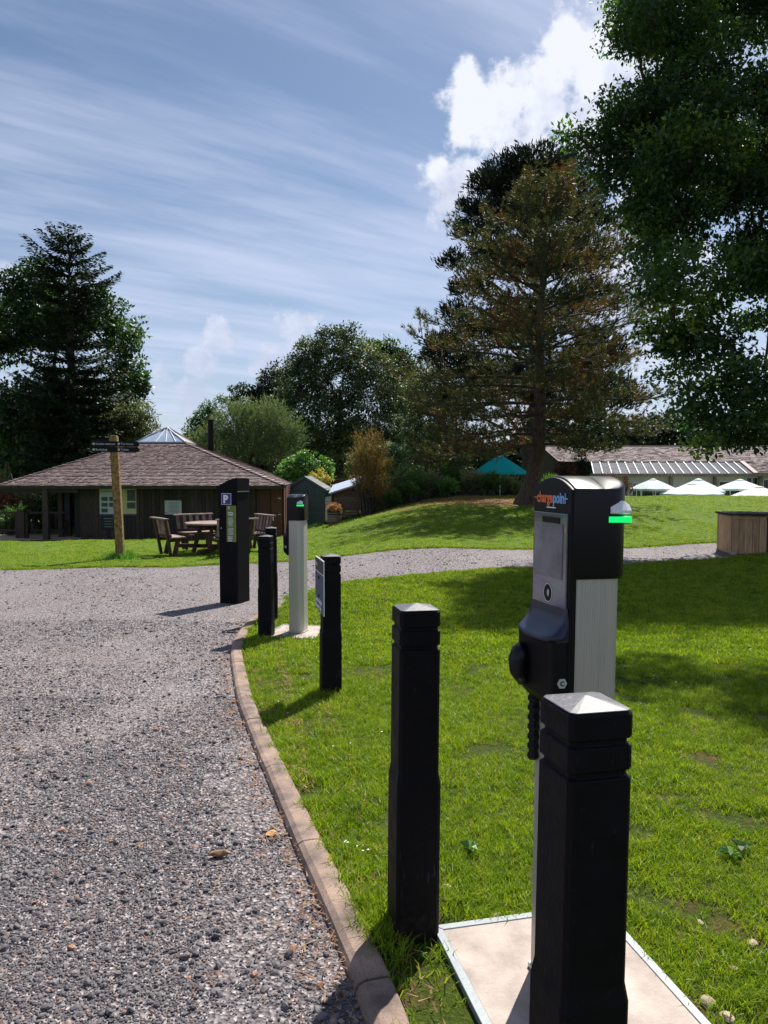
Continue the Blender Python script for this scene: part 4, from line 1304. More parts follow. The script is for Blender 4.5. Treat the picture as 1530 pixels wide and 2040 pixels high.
# ------------------------------------------------------------------ the cabin with the pyramid roof
cb = empty('cabin', (0, 0, 0), 0, 'low dark timber cabin with shingled pyramid roof and glass skylight', 'cabin')
EZ = 1.06
A_, B_, C_, D_ = Vector((-15.05, 30, EZ)), Vector((-3.94, 30, EZ)), Vector((-4.62, 39.3, EZ)), Vector((-15.05, 40, EZ))
sk = [Vector((-10.95, 34.0, 2.86)), Vector((-8.75, 34.0, 2.86)), Vector((-8.85, 36.2, 2.86)), Vector((-10.95, 36.2, 2.86))]
apex = Vector((-9.88, 35.1, 3.62))
m = MB()
cor = [A_, B_, C_, D_]
vs = cor + sk
m.add(vs, [(0, 1, 5, 4), (1, 2, 6, 5), (2, 3, 7, 6), (3, 0, 4, 7)])
m.add([c - Vector((0, 0, .10)) for c in cor], [(3, 2, 1, 0)])
m.build('roof_deck', M['dark_wood'], cb)
def roof_side(a, b, c, d, nm):
    """a,b eave; c above b, d above a"""
    X = (b - a).normalized(); nrm = X.cross(d - a).normalized()
    up = nrm.cross(X).normalized()
    if up.z < 0: up = -up
    W0 = (b - a).length
    L = (d - a).dot(up); ax = (d - a).dot(X); bx_ = (c - a).dot(X)
    def inside(v):
        f = v / L
        if f > .985: return None
        return (ax * f, W0 + (bx_ - W0) * f)
    m = MB(); shingle_plane(m, a + Vector((0, 0, .012)) - up * .06, X, up, inside, .138, .12, .042, W0, L)
    o = m.build('shingles', M['shingle'], cb); o['kind'] = 'stuff'
roof_side(A_, B_, sk[1], sk[0], 'front')
roof_side(B_, C_, sk[2], sk[1], 'right')
roof_side(D_, A_, sk[0], sk[3], 'left')
# hip cappings, one by one
def hip(a, b, n, lift=.035):
    d = (b - a)
    me_ = None
    for i in range(n):
        p0 = a + d * (i / n) + Vector((0, 0, lift)); p1 = a + d * ((i + 1.12) / n) + Vector((0, 0, lift - .02))
        m = MB(); m.bar(p0 + Vector((0, 0, .02)), p1, .20, .028, tint=random.uniform(.3, .9)); m.build('hip_shingle', M['shingle'], cb)
hip(A_, sk[0], 30); hip(B_, sk[1], 26); hip(C_, sk[2], 20)
# fascia and gutter
for a, b in ((A_, B_), (B_, C_), (D_, A_)):
    m = MB(); m.bar(a - Vector((0, 0, .075)), b - Vector((0, 0, .075)), .035, .10); m.build('fascia', M['dark_wood'], cb)
# skylight: bars and panes
m = MB()
for i in range(4): m.bar(sk[i] + Vector((0, 0, .04)), sk[(i + 1) % 4] + Vector((0, 0, .04)), .06, .08)
m.build('skylight_kerb', M['rim'], cb)
for i in range(4):
    a, b = sk[i] + Vector((0, 0, .07)), sk[(i + 1) % 4] + Vector((0, 0, .07))
    nb = 5
    for k in range(nb):
        p, q = a.lerp(b, k / nb), a.lerp(b, (k + 1) / nb)
        t0, t1 = apex.lerp(a.lerp(b, .5), .0), apex
        sh = (.5 - k / nb) , (.5 - (k + 1) / nb)
        tp = apex + (p - a.lerp(b, .5)) * .10; tq = apex + (q - a.lerp(b, .5)) * .10
        if i == 1: continue
        mm = MB(); nr = (q - p).cross(tp - p).normalized()
        if nr.z < 0: nr = -nr
        mm.add([p, q, tq, tp, p - nr * .02, q - nr * .02, tq - nr * .02, tp - nr * .02], [(0, 1, 2, 3), (7, 6, 5, 4), (0, 4, 5, 1), (1, 5, 6, 2), (2, 6, 7, 3), (3, 7, 4, 0)])
        mm.build('skylight_pane', M['skylight_glass'], cb)
        mm = MB(); mm.bar(p + nr * .012, tp + nr * .012, .022, .03); mm.build('glazing_bar', M['lettering'], cb)
    if i == 1:
        mm = MB(); mm.add([a, b, apex, a - Vector((.05, 0, .05)), b - Vector((.05, 0, .05)), apex - Vector((.05, 0, .05))], [(0, 1, 2), (5, 4, 3), (0, 3, 4, 1), (1, 4, 5, 2), (2, 5, 3, 0)]); mm.build('skylight_shingle_side', M['shingle'], cb)
    mm = MB(); mm.bar(a + Vector((0, 0, .01)), apex + Vector((0, 0, .02)), .05, .045); mm.build('hip_bar', M['steel'], cb)
# flue
fl = at(420, 890, 36.5)
m = MB(); m.tube([(fl.x, 36.5, 1.7), (fl.x, 36.5, 4.05)], .13, 16); f_ = m.build('flue', M['satin_black'], cb, smooth=False)
m = MB(); m.tube([(fl.x, 36.5, 4.05), (fl.x, 36.5, 4.09), (fl.x, 36.5, 4.10)], [.16, .16, .10], 16); m.build('cowl', M['satin_black'], f_)
# walls: vertical boards with uneven faces, one by one
WY = 30.75
def boards(x0, x1, y, z0f, z1, mat, wd=.17, nm='wall_board', yv=0.0, par=cb):
    x = x0
    while x < x1 - .02:
        ww = min(wd * random.uniform(.85, 1.12), x1 - x)
        m = MB(); m.box((x + ww / 2, y + random.uniform(-.012, .012), (z0f + z1) / 2), (ww - .012, .03, z1 - z0f)); m.build(nm, mat, par)
        x += ww
boards(-11.62, -5.12, WY, -1.6, EZ - .02, M['dark_wood'])
boards(-5.10, -4.05, WY, -1.6, EZ - .02, M['brown_wood'], .21)
m = MB(); m.box((-8.2, WY + .06, -.3), (8.0, .06, 2.7)); m.box((-4.08, 35, -.3), (.06, 8.4, 2.7)); m.box((-12.15, 33.3, -.3), (.06, 5, 2.7)); m.box((-8, 38.9, -.3), (8, .06, 2.7)); m.build('inner_wall', M['dark_wood'], cb)
m = MB(); m.box((-12.1, WY + .5, -.3), (1.0, .05, 2.7)); m.build('doorway_shade_panel', M['chalk'], cb)  # dark sheet standing in for the shade inside the opening
y_ = WY
x = WY + .04
for i in range(36):
    m = MB(); m.box((-4.03 + random.uniform(-.01, .01), WY + .12 + i * .2, -.25), (.03, .188, 2.6)); m.build('wall_board', M['brown_wood'], cb)
m = MB(); m.box((-11.1, 31.5, -1.16), (9, 3.0, .1)); m.build('threshold', M['paving'], cb)
# doors of the red-brown end, with pale handles
for dx0 in (-4.98, -4.52):
    dr = MB(); dr.box((dx0 + .22, WY - .04, -.05), (.43, .035, 2.05)); d_ = dr.build('door', M['brown_wood'], cb)
for hx_ in (-4.555, -4.43):
    mm = MB(); mm.box((hx_ , WY - .075, -.27), (.035, .03, .16)); mm.build('handle', M['lettering'], cb)
for hz in (.55, -.1):
    mm = MB(); mm.box((-4.18, WY - .06, hz), (.12, .02, .03)); mm.build('hinge', M['steel'], cb)
# posts of the open corner
for px_, yy, w_ in ((91, 30.15, .22), (121, 31.6, .20), (136, 31.9, .22), (12, 38.2, .16), (66, 38.2, .14)):
    xx = (px_ - 765) / 1530 * yy
    m = MB(); m.box((xx, yy, -.1), (w_, w_, 2.3 if yy > 31 else 2.34)); m.build('post', M['dark_wood'], cb, bevel=.01)
m = MB(); m.bar((-15.0, 30.16, .86), (-12.0, 30.16, .86), .12, .16); m.build('eave_beam', M['dark_wood'], cb)
# notices on the wall
def notice(px0, py0, px1, py1, mat, nm, yy=WY - .05, th=.02):
    a = at(px0, py0, yy); b = at(px1, py1, yy)
    m = MB(); m.box(((a.x + b.x) / 2, yy, (a.z + b.z) / 2), (abs(b.x - a.x), th, abs(a.z - b.z))); return m.build(nm, mat, cb), a, b
n1_, a, b = notice(198, 974, 241, 1024, M['paper'], 'notice_board')
n2_, a2, b2 = notice(243, 974, 272, 1024, M['cream'], 'notice_board')
n2_['label'] = 'pale yellow notice board'
for r_ in range(3):
    for c_ in range(2):
        if (r_, c_) == (2, 1): continue
        notice(202 + c_ * 15.5, 990 + r_ * 11.5, 214.5 + c_ * 15.5, 998 + r_ * 11.5, M['photo'], 'picture', WY - .065, .006)[0].parent = n1_
notice(253, 976, 270, 998, M['photo'], 'picture', WY - .065, .006)[0].parent = n2_
notice(253, 1001, 270, 1013, M['photo'], 'picture', WY - .065, .006)[0].parent = n2_
notice(198.5, 1024.5, 271, 1027, M['slate_sign2'], 'board_foot_rail', WY - .055)
text('Welcome to the gardens', .062, M['satin_black'], cb, (a.x + .06, WY - .063, a.z - .12), (1, 0, 0), (0, 0, 1), bold=.001)
cbk, a, b = notice(201, 1028, 231, 1055, M['chalk'], 'chalkboard')
m = MB()
for i in range(4):
    m.box((a.x + .30, WY - .062, a.z - .10 - i * .11), (.36 - .05 * (i % 2), .002, .012))
m.build('chalk_writing', M['paper'], cb)['kind'] = 'stuff'
n3_, a, b = notice(328, 997, 362, 1025, M['paper'], 'notice_board')
n3_['label'] = 'white notice with small print'
m = MB()
for i in range(9): m.box(((a.x + b.x) / 2 + .03, WY - .064, a.z - .09 - i * .05), (.42 - .10 * (i % 3 == 2), .002, .012))
m.box((a.x + .06, WY - .064, b.z + .06), (.05, .002, .04)); m.box((b.x - .2, WY - .064, b.z + .05), (.12, .002, .025))
m.build('small_print', M['slate_sign'], cb)['kind'] = 'stuff'
notice(128, 971, 139, 1035, M['slate_sign'], 'banner', 31.3)
# red jacket-like fabric hung at the board
pr = at(247, 1018, WY - .12)
# railing on the left
rl = empty('railing', (0, 0, 0), 0, 'dark timber railing with thin balusters left of the cabin', 'railing')
for px_, w_, zt in ((34, .14, .0), (43, .26, .12), (52, .12, .0)):
    yy = 30.9; xx = (px_ - 765) / 1530 * yy
    m = MB(); m.box((xx, yy, -1.05 + .5 + zt / 2), (w_, w_, 1.05 + zt)); m.build('post', M['dark_wood'], rl, bevel=.01)
for x0, x1 in ((-18.0, -14.85), (-14.4, -12.9)):
    m = MB(); m.bar((x0, 31.0, -.04), (x1, 31.0, -.04), .08, .07); m.build('top_rail', M['dark_wood'], rl)
    m = MB(); m.bar((x0, 31.0, -.76), (x1, 31.0, -.76), .08, .07); m.build('bottom_rail', M['dark_wood'], rl)
    x = x0 + .1
    while x < x1:
        m = MB(); m.box((x, 31.0, -.40), (.025, .025, .70)); m.build('baluster', M['satin_black'], rl); x += .26

# ------------------------------------------------------------------ grey-green shed
def shed(loc, rz, w_, d_, he, hr, label):
    s = empty('shed', loc, rz, label, 'shed')
    n_ = 14
    hb = he / n_
    for i in range(n_):   # lapped boards
        for sx_ in (-1, 1):
            m = MB(); m.box((sx_ * w_ / 2, d_ / 2, hb * (i + .5)), (.03, d_, hb - .004), Matrix.Rotation(sx_ * R(4), 3, 'Y')); m.build('side_board', M['shed_green'], s)
        m = MB(); m.box((0, 0, hb * (i + .5)), (w_ - .02, .03, hb - .004), Matrix.Rotation(R(4), 3, 'X')); m.build('front_board', M['shed_green'], s)
    m = MB(); m.prism([(-w_ / 2, he), (w_ / 2, he), (0, hr - .04)], 'y', 0.0, d_); m.build('gable', M['shed_green'], s)
    for sx_ in (-1, 1):
        m = MB(); a = Vector((sx_ * (w_ / 2 + .10), 0, he - .07)); b = Vector((0, 0, hr))
        poly = [(a.x, a.z), (b.x, b.z), (b.x, b.z - .035), (a.x, a.z - .035)]
        m.prism(poly, 'y', -.10, d_ + .1); m.build('roof', M['felt'], s)
        m = MB(); m.bar(a + Vector((0, -.115, -.045)), b + Vector((0, -.115, -.045)), .02, .09, up=(0, 1, 0) if False else (0, 0, 1)); m.build('barge_board', M['shed_green'], s)
    dw = w_ * .42
    for k in range(6):
        m = MB(); m.box((-.20 - dw / 2 + dw * (k + .5) / 6 + .0, -.032, he * .47), (dw / 6 - .006, .02, he * .86)); m.build('door_board', M['shed_green'], s)
    m = MB()
    for xx in (-.20 - dw / 2 - .03, -.20 + dw / 2 + .03): m.box((xx, -.036, he * .47), (.045, .03, he * .9))
    m.build('door_frame', M['shed_green'], s)
    return s
sx0 = (607 - 765) / 1530 * 33.0
shed((sx0, 33.0, g1(sx0, 33) - .12), R(-3), 1.74, 2.2, 1.80, 2.32, 'grey-green painted garden shed with gable roof right of the cabin')

# small plank store with pale sloping roof
xs0, ys0 = (690 - 765) / 1530 * 32.5, 32.5
st = empty('plank_store', (xs0, ys0, g1(xs0, ys0) - .12), R(-4), 'rough plank lean-to with pale sloping roof behind the bamboo', 'lean-to')
for i in range(11):
    m = MB(); m.box((.02 + random.uniform(-.02, .02), random.uniform(-.01, .01), .06 + i * .118), (1.02 + random.uniform(-.03, .03), .03, .108), Matrix.Rotation(R(random.uniform(-1, 1)), 3, 'Y')); m.build('plank', M['fence_wood'], st)
m = MB(); q_ = [Vector((-.72, -.25, 1.24)), Vector((.62, -.25, 1.66)), Vector((.62, 1.1, 1.98)), Vector((-.72, 1.1, 1.56))]; m.loops([[p - Vector((0, 0, .06)) for p in q_], q_]); m.build('roof_sheet', M['tin'], st)
m = MB(); m.box((-.48, .05, .65), (.08, .08, 1.3)); m.box((.52, .05, .72), (.08, .08, 1.5)); m.build('corner_post', M['fence_wood'], st)
# brown fence behind
xf0 = (706 - 765) / 1530 * 36
fn = empty('plank_fence', (xf0, 36, g1(xf0, 36)), 0, 'reddish brown board fence seen behind the lean-to roof', 'fence')
for i in range(16):
    m = MB(); m.box((-1.4 + i * .19, 0, .95), (.175, .025, 1.5)); m.build('fence_board', M['brown_wood'], fn)
m = MB(); m.box((0, -.03, 1.66), (3.1, .06, .07)); m.build('top_rail', M['fence_wood'], fn)

# half barrel planter
bxp, byp = (666 - 765) / 1530 * 30.5, 30.5
br = empty('barrel_planter', (bxp, byp, g1(bxp, byp) - .04), 0, 'weathered oak barrel planted with orange flowers beside the shed', 'barrel')
for i in range(16):
    a0, a1 = 2 * math.pi * i / 16 + .012, 2 * math.pi * (i + 1) / 16 - .012
    m = MB(); rings = []
    for z, r_ in ((0, .235), (.15, .272), (.30, .285), (.45, .272), (.58, .24)):
        rings.append([Vector((r_ * math.cos(a0), r_ * math.sin(a0), z)), Vector((r_ * math.cos(a1), r_ * math.sin(a1), z)), Vector(((r_ - .025) * math.cos(a1), (r_ - .025) * math.sin(a1), z)), Vector(((r_ - .025) * math.cos(a0), (r_ - .025) * math.sin(a0), z))])
    m.loops(rings); m.build('stave', M['barrel'], br)
for z, r_ in ((.10, .266), (.42, .281), (.53, .262)):
    m = MB(); m.loops([[Vector((rr_ * math.cos(2 * math.pi * k / 24), rr_ * math.sin(2 * math.pi * k / 24), zz_)) for k in range(24)] for zz_, rr_ in ((z, r_), (z + .035, r_ - .002))], False); m.build('hoop', M['satin_black'], br)
m = MB(); m.tube([(0, 0, .50), (0, 0, .53)], .22, 20); m.build('soil', M['soil'], br)
# timber stub by the cabin corner
sx1, sy1 = (590 - 765) / 1530 * 31.5, 31.5
tp = MB(); tp.box((0, 0, .6), (.15, .15, 1.55)); tp.build('gate_post', M['fence_wood'], None, bevel=.02)
gpst = bpy.data.objects['gate_post']; gpst.location = (sx1, sy1, g1(sx1, sy1)); tag(gpst, 'rough timber post between the cabin corner and the grey-green shed', 'post')

# ------------------------------------------------------------------ plank box at the right
bx0, by0 = (1494 - 765) / 1530 * 14.9 , 14.9
bx = empty('plank_box', (bx0, by0, g1(bx0, by0)), R(-7), 'tan upright plank box with dark lid at the right edge of the path', 'timber box')
W2 = .62; D2 = .9; H2 = .74
for k in range(5):
    m = MB(); m.box((-W2 / 2 + W2 * (k + .5) / 5, random.uniform(-.006, .006), H2 / 2), (W2 / 5 - .006, .022, H2 + random.uniform(-.01, .01))); m.build('plank', M['plank'], bx, bevel=.002, seg=1)
for k in range(7):
    m = MB(); m.box((W2 / 2 + .018 + random.uniform(-.004, .004) + .62 * 0, .02 + D2 * (k + .5) / 7, H2 / 2), (.022, D2 / 7 - .006, H2)); m.build('side_plank', M['plank'], bx, bevel=.002, seg=1)
    m = MB(); m.box((-W2 / 2 - .0, .03 + D2 * (k + .5) / 7, H2 / 2), (.022, D2 / 7 - .006, H2)); m.build('side_plank', M['plank'], bx, bevel=.002, seg=1)
m = MB(); m.box((W2 / 2 + .28, .06, H2 / 2), (.52, .02, H2 - .02)); m.build('side_shade_panel', M['dark_wood'], bx)  # shade on the right of the box, put in as a dark timber sheet
m = MB(); m.box((.26, .42, H2 + .03), (1.24, 1.05, .045)); m.build('lid', M['dark_wood'], bx, bevel=.006)
m = MB(); m.box((0, -.018, H2 - .03), (W2, .018, .05)); m.build('top_batten', M['plank'], bx)
m = MB(); m.box((-W2 / 2 + .02, -.02, .03), (.10, .06, .09)); m.box((W2 / 2 + .5, -.0, .03), (.10, .06, .09)); m.build('foot_block', M['stone'], bx)

# ------------------------------------------------------------------ cafe building behind the crest
cf = empty('cafe_building', (0, 0, 0), 0, 'long white cafe with shingled roof and sloping glass canopy beyond the crest', 'building')
RX0, RX1 = at(1078, 892, 52).x, 33.0
eL = at(1186, 921, 48.0); rL = at(1080, 890, 52.0)
up_ = (Vector((0, rL.y, rL.z)) - Vector((0, eL.y, eL.z))).normalized()
Lr = math.hypot(rL.y - eL.y, rL.z - eL.z)
m = MB(); m.add([(eL.x - 2.2, 48, eL.z), (40, 48, eL.z), (40, 52, rL.z), (rL.x, 52, rL.z), (40, 58, eL.z), (rL.x, 58, eL.z)], [(0, 1, 2, 3), (3, 2, 4, 5)]); m.build('roof_deck', M['dark_wood'], cf)
m = MB(); shingle_plane(m, (0, 48, eL.z + .03), (1, 0, 0), up_, lambda v: (eL.x - 2.2 + (rL.x - eL.x + 2.2) * v / Lr, 33.0), .21, .26, .04, 20, Lr)
o = m.build('shingles', M['shingle'], cf); o['kind'] = 'stuff'
m = MB(); m.bar((rL.x - .1, 52, rL.z + .06), (33, 52, rL.z + .06), .3, .06, tint=.8); m.build('ridge_capping', M['shingle'], cf)
m = MB(); m.bar((eL.x - 2.3, 47.9, eL.z - .02), (rL.x - .1, 52, rL.z + .0), .10, .20); m.build('barge_board', M['dark_wood'], cf)
m = MB(); m.add([(rL.x, 52, rL.z), (eL.x - 2.2, 48.02, eL.z), (eL.x - 2.2, 48.02, -1.3), (rL.x, 52, -1.3)], [(0, 1, 2, 3)]); m.build('gable_wall', M['dark_wood'], cf)
# glazed canopy
c0 = at(1180, 921.5, 47.6); c1 = at(1180, 944.5, 44.6); xr = at(1500, 944, 44.6).x
npan = 18
tp0, tp1 = at(1178, 921.5, 47.6).x, at(1478, 921.5, 47.6).x
bt0, bt1 = at(1183, 944.5, 44.6).x, at(1506, 944.5, 44.6).x
for k in range(npan):
    f0, f1 = k / npan, (k + 1) / npan
    P_ = [Vector((bt0 + (bt1 - bt0) * f0, 44.6, c1.z)), Vector((bt0 + (bt1 - bt0) * f1, 44.6, c1.z)), Vector((tp0 + (tp1 - tp0) * f1, 47.6, c0.z)), Vector((tp0 + (tp1 - tp0) * f0, 47.6, c0.z))]
    m = MB(); dn = Vector((0, 0, -.03)); m.add(P_ + [p + dn for p in P_], [(0, 1, 2, 3), (7, 6, 5, 4), (0, 4, 5, 1), (1, 5, 6, 2), (2, 6, 7, 3), (3, 7, 4, 0)])
    m.build('canopy_pane', M['canopy_glass'], cf)
    m = MB(); m.bar(P_[0] + Vector((0, 0, .03)), P_[3] + Vector((0, 0, .03)), .045, .05); m.build('glazing_bar', M['lettering'], cf)
m = MB(); m.bar((bt0 - .2, 44.55, c1.z - .05), (bt1 + 6, 44.55, c1.z - .05), .10, .16); m.build('gutter', M['bench_wood'], cf)
m = MB(); m.bar(P_[1] + Vector((.0, 0, .05)), P_[2] + Vector((0, 0, .05)), .25, .08, tint=.5); m.build('canopy_edge', M['shingle'], cf)
m = MB(); m.add([(bt1 + .1, 44.6, c1.z), (40, 44.6, c1.z), (40, 47.9, eL.z), (tp1 + .1, 47.9, eL.z)], [(0, 1, 2, 3)]); m.build('lower_roof_deck', M['dark_wood'], cf)
m = MB(); upc = Vector((0, 3.3, eL.z - c1.z)); Lc = upc.length
shingle_plane(m, (0, 44.6, c1.z + .03), (1, 0, 0), upc, lambda v: (bt1 + .15 + (tp1 - bt1) * v / Lc, 34.0), .21, .26, .04, 20, Lc)
o = m.build('shingles', M['shingle'], cf); o['kind'] = 'stuff'
# wall bays
xw0, xw1 = at(1178, 960, 45).x, 40
m = MB(); m.box(((xw0 + xw1) / 2, 45.1, .1), (xw1 - xw0, .12, 3.0)); m.build('wall', M['white_wall'], cf)
for px_ in (1247, 1337, 1424, 1514):
    xx = at(px_, 960, 44.8).x
    m = MB(); m.box((xx, 44.8, .1), (.16, .16, 2.9)); m.build('column', M['bench_wood'], cf)
for a_, b_, tpp in ((1259, 1276, 962), (1278, 1332, 969), (1343, 1420, 975), (1432, 1476, 959), (1486, 1508, 951), (1520, 1560, 955)):
    A2 = at(a_, tpp, 45.0); B2 = at(b_, 1000, 45.0)
    m = MB(); m.box(((A2.x + B2.x) / 2, 45.02, (A2.z - 1.0) / 2), (B2.x - A2.x, .06, A2.z + 1.0)); wn = m.build('window', M['glass_dark'], cf)
    m = MB()
    for xx in (A2.x, (A2.x + B2.x) / 2, B2.x): m.box((xx, 44.97, (A2.z - 1.0) / 2), (.05, .05, A2.z + 1.0))
    m.box(((A2.x + B2.x) / 2, 44.97, A2.z), (B2.x - A2.x, .05, .06)); m.build('frame', M['lettering'], wn)

# ------------------------------------------------------------------ parasols
def parasol(px, py_edge, halfpx, D, rise, mat, label, nseg=8, rot=0.0, grp='pale parasols beyond the crest of the lawn'):
    c = at(px, py_edge, D)
    r_ = halfpx / 1530 * D
    zb = g1(c.x, D)
    t = empty('parasol', (c.x, D, zb), rot, label, 'parasol', grp)
    ze = c.z - zb
    ri = rise / 1530 * D
    m = MB()
    for k in range(nseg):
        a0, a1 = 2 * math.pi * k / nseg, 2 * math.pi * (k + 1) / nseg
        e = lambda a, q: Vector((q * math.cos(a), q * math.sin(a), 0))
        rows = []
        for q, zz_ in ((1.0, 0.0), (.62, .43), (.12, .93)):
            aa, bb = e(a0, r_ * q), e(a1, r_ * q); mid = (aa + bb) / 2
            sag = -.035 * q * r_ * .5
            rows.append([aa + Vector((0, 0, ze + ri * zz_)), mid + Vector((0, 0, ze + ri * zz_ + sag)), bb + Vector((0, 0, ze + ri * zz_))])
        v = [p for r2 in rows for p in r2]
        f = [(0, 1, 4, 3), (1, 2, 5, 4), (3, 4, 7, 6), (4, 5, 8, 7)]
        v += [p - Vector((0, 0, .10)) for p in rows[0]]; f += [(9, 10, 1, 0), (10, 11, 2, 1)]
        mm = MB(); mm.add(v, f); mm.build('canopy_panel', mat, t)
    mm = MB(); rr2 = r_ * .17
    v = [Vector((rr2 * math.cos(2 * math.pi * k / nseg), rr2 * math.sin(2 * math.pi * k / nseg), ze + ri * .94)) for k in range(nseg)] + [Vector((0, 0, ze + ri * 1.06))]
    mm.add(v, [(k, (k + 1) % nseg, nseg) for k in range(nseg)]); mm.build('vent_cap', mat, t)
    mm = MB(); mm.tube([(0, 0, 0), (0, 0, ze + ri)], .028, 8); mm.build('pole', M['steel'], t)
    mm = MB()
    for k in range(nseg):
        a0 = 2 * math.pi * k / nseg
        mm.bar((0, 0, ze + ri * .9), (r_ * math.cos(a0) * .98, r_ * math.sin(a0) * .98, ze + .0), .02, .02)
    mm.build('rib', M['steel'], t)['kind'] = 'stuff'
    return t
wc = M['white_cloth']
parasol(1301, 973, 45, 40, 19, wc, 'leftmost pale parasol in front of the white cafe wall', rot=.2)
parasol(1391, 978, 52, 41, 24, wc, 'pale parasol just behind the broad one in the middle', rot=.1)
parasol(1378, 983, 60, 38.5, 20, wc, 'broad nearest pale parasol in the middle of the cafe front', rot=.35)
parasol(1474, 973, 46, 41, 18, wc, 'pale parasol with a folded edge near the right canopy end', rot=.3)
parasol(1512, 989, 55, 38.5, 20, wc, 'rightmost pale parasol at the edge of view', rot=.15)
parasol(996, 940, 54, 35, 33, M['teal_cloth'], 'teal parasol left of the leaning pine trunk', 8, .39, None)
0 and parasol(1088, 940, 34, 38.5, 22, M['teal_cloth'], 'teal parasol half hidden by shrubs right of the pine trunk', 8, .2, 'teal parasols')

# ------------------------------------------------------------------ small things on the ground
def lump(name, x, y, r, mat, label, cat, seed, grp=None, sq_=(1, .75, .5), kind=None):
    import bmesh
    bm = bmesh.new(); bmesh.ops.create_icosphere(bm, subdivisions=2, radius=r)
    for v in bm.verts:
        q = 1 + .35 * noise.noise(v.co / r * 1.3 + Vector((seed * 5.3, 1, 2)))
        v.co = Vector((v.co.x * sq_[0] * q, v.co.y * sq_[1] * q, v.co.z * sq_[2] * q))
    me = bpy.data.meshes.new(name); bm.to_mesh(me); bm.free(); me.materials.append(mat)
    o = put(name, me); o.location = (x, y, g1(x, y) + r * sq_[2] * .35); o.rotation_euler = (0, 0, seed)
    return tag(o, label, cat, grp, kind)
def gxy(px, py):
    """where the view ray meets the ground"""
    y = 2.0
    d = pix_dir(px, py)
    for _ in range(60):
        x = d.x / d.y * y
        zt = g1(x, y)
        y = (1.5 - zt) / (-(d.z / d.y))
    return d.x / d.y * y, y
stones = [(1410, 2000, .024, 'tan stone at the lower right, beyond the slab rim'), (1450, 2030, .020, 'pale rounded stone at the bottom right corner of the lawn'), (1462, 1932, .013, 'small pale stone in the right lawn above the corner'),
          (1500, 1882, .017, 'pale stone in grass near the right edge'), (992, 1828, .019, 'pale flat stone between the tall bollard and the slab'), (890, 1768, .016, 'pale stone beside the tall bollard foot on its right'), (748, 1770, .02, 'buff stone just left of the tall bollard foot'),
          (1395, 1840, .012, 'small buff stone beside the slab rim')]
for i, (px, py, r_, lab) in enumerate(stones):
    x, y = gxy(px, py); lump('stone', x, y, r_ * 1.15, M['stone'], lab, 'stone', i + 1.0, 'stones lying in the foreground lawn')
x, y = gxy(437, 1702); lump('bark_chunk', x, y, .034, plain('dry_bark', (.22, .13, .07), .9, .5, 60, .6, 90), 'brown flake of bark lying on the gravel', 'bark', 3.3, sq_=(1.2, .5, .4))
x, y = gxy(541, 1660); lump('dry_leaf', x, y, .030, plain('ochre_leaf', (.42, .23, .08), .9, .4, 60), 'ochre dead leaf on the gravel near the kerb', 'leaf', 1.3, sq_=(1, .8, .08))
# daisies
x = []; dz_ = MB()
for (cx_, cy_, n_, sp_) in ((700, 1705, 7, 26), (1350, 1330, 8, 60), (730, 1500, 5, 60), (600, 1390, 6, 50), (1300, 1160, 10, 80)):
    for _ in range(n_):
        a, b = gxy(cx_ + random.gauss(0, sp_), cy_ + random.gauss(0, sp_ * .5))
        if not inpoly(np.array([a]), np.array([b]), lawnA)[0]: continue
        z = g1(a, b) + .03; r_ = .0036 * (1 + b / 9)
        dz_.add([(a + r_ * math.cos(k), b + r_ * math.sin(k), z) for k in [i * 1.047 for i in range(6)]], [(0, 1, 2, 3, 4, 5)])
tag(dz_.build('daisies', M['lettering']), 'tiny white daisies dotted over the near lawn', 'daisies', kind='stuff')
# broad-leaved weeds
wl = MB()
for (cx_, cy_) in ((1475, 1700), (1455, 1712), (935, 1700)):
    a, b = gxy(cx_, cy_)
    for k in range(9):
        an = random.uniform(0, 6.28); ln = random.uniform(.035, .06); w_ = ln * .3; z = g1(a, b) + .02
        c, s_ = math.cos(an), math.sin(an)
        wl.add([(a, b, z), (a + c * ln * .5 - s_ * w_, b + s_ * ln * .5 + c * w_, z + .02), (a + c * ln, b + s_ * ln, z + .012), (a + c * ln * .5 + s_ * w_, b + s_ * ln * .5 - c * w_, z + .02)], [(0, 1, 2, 3)], random.random())
tag(wl.build('lawn_weeds', F['laurel']), 'broad-leaved weeds growing in the near lawn', 'weeds', kind='stuff')
# ------------------------------------------------------------------ foliage
def rand_dirs(n):
    v = rng.normal(size=(n, 3)); v /= np.linalg.norm(v, axis=1)[:, None]
    return v


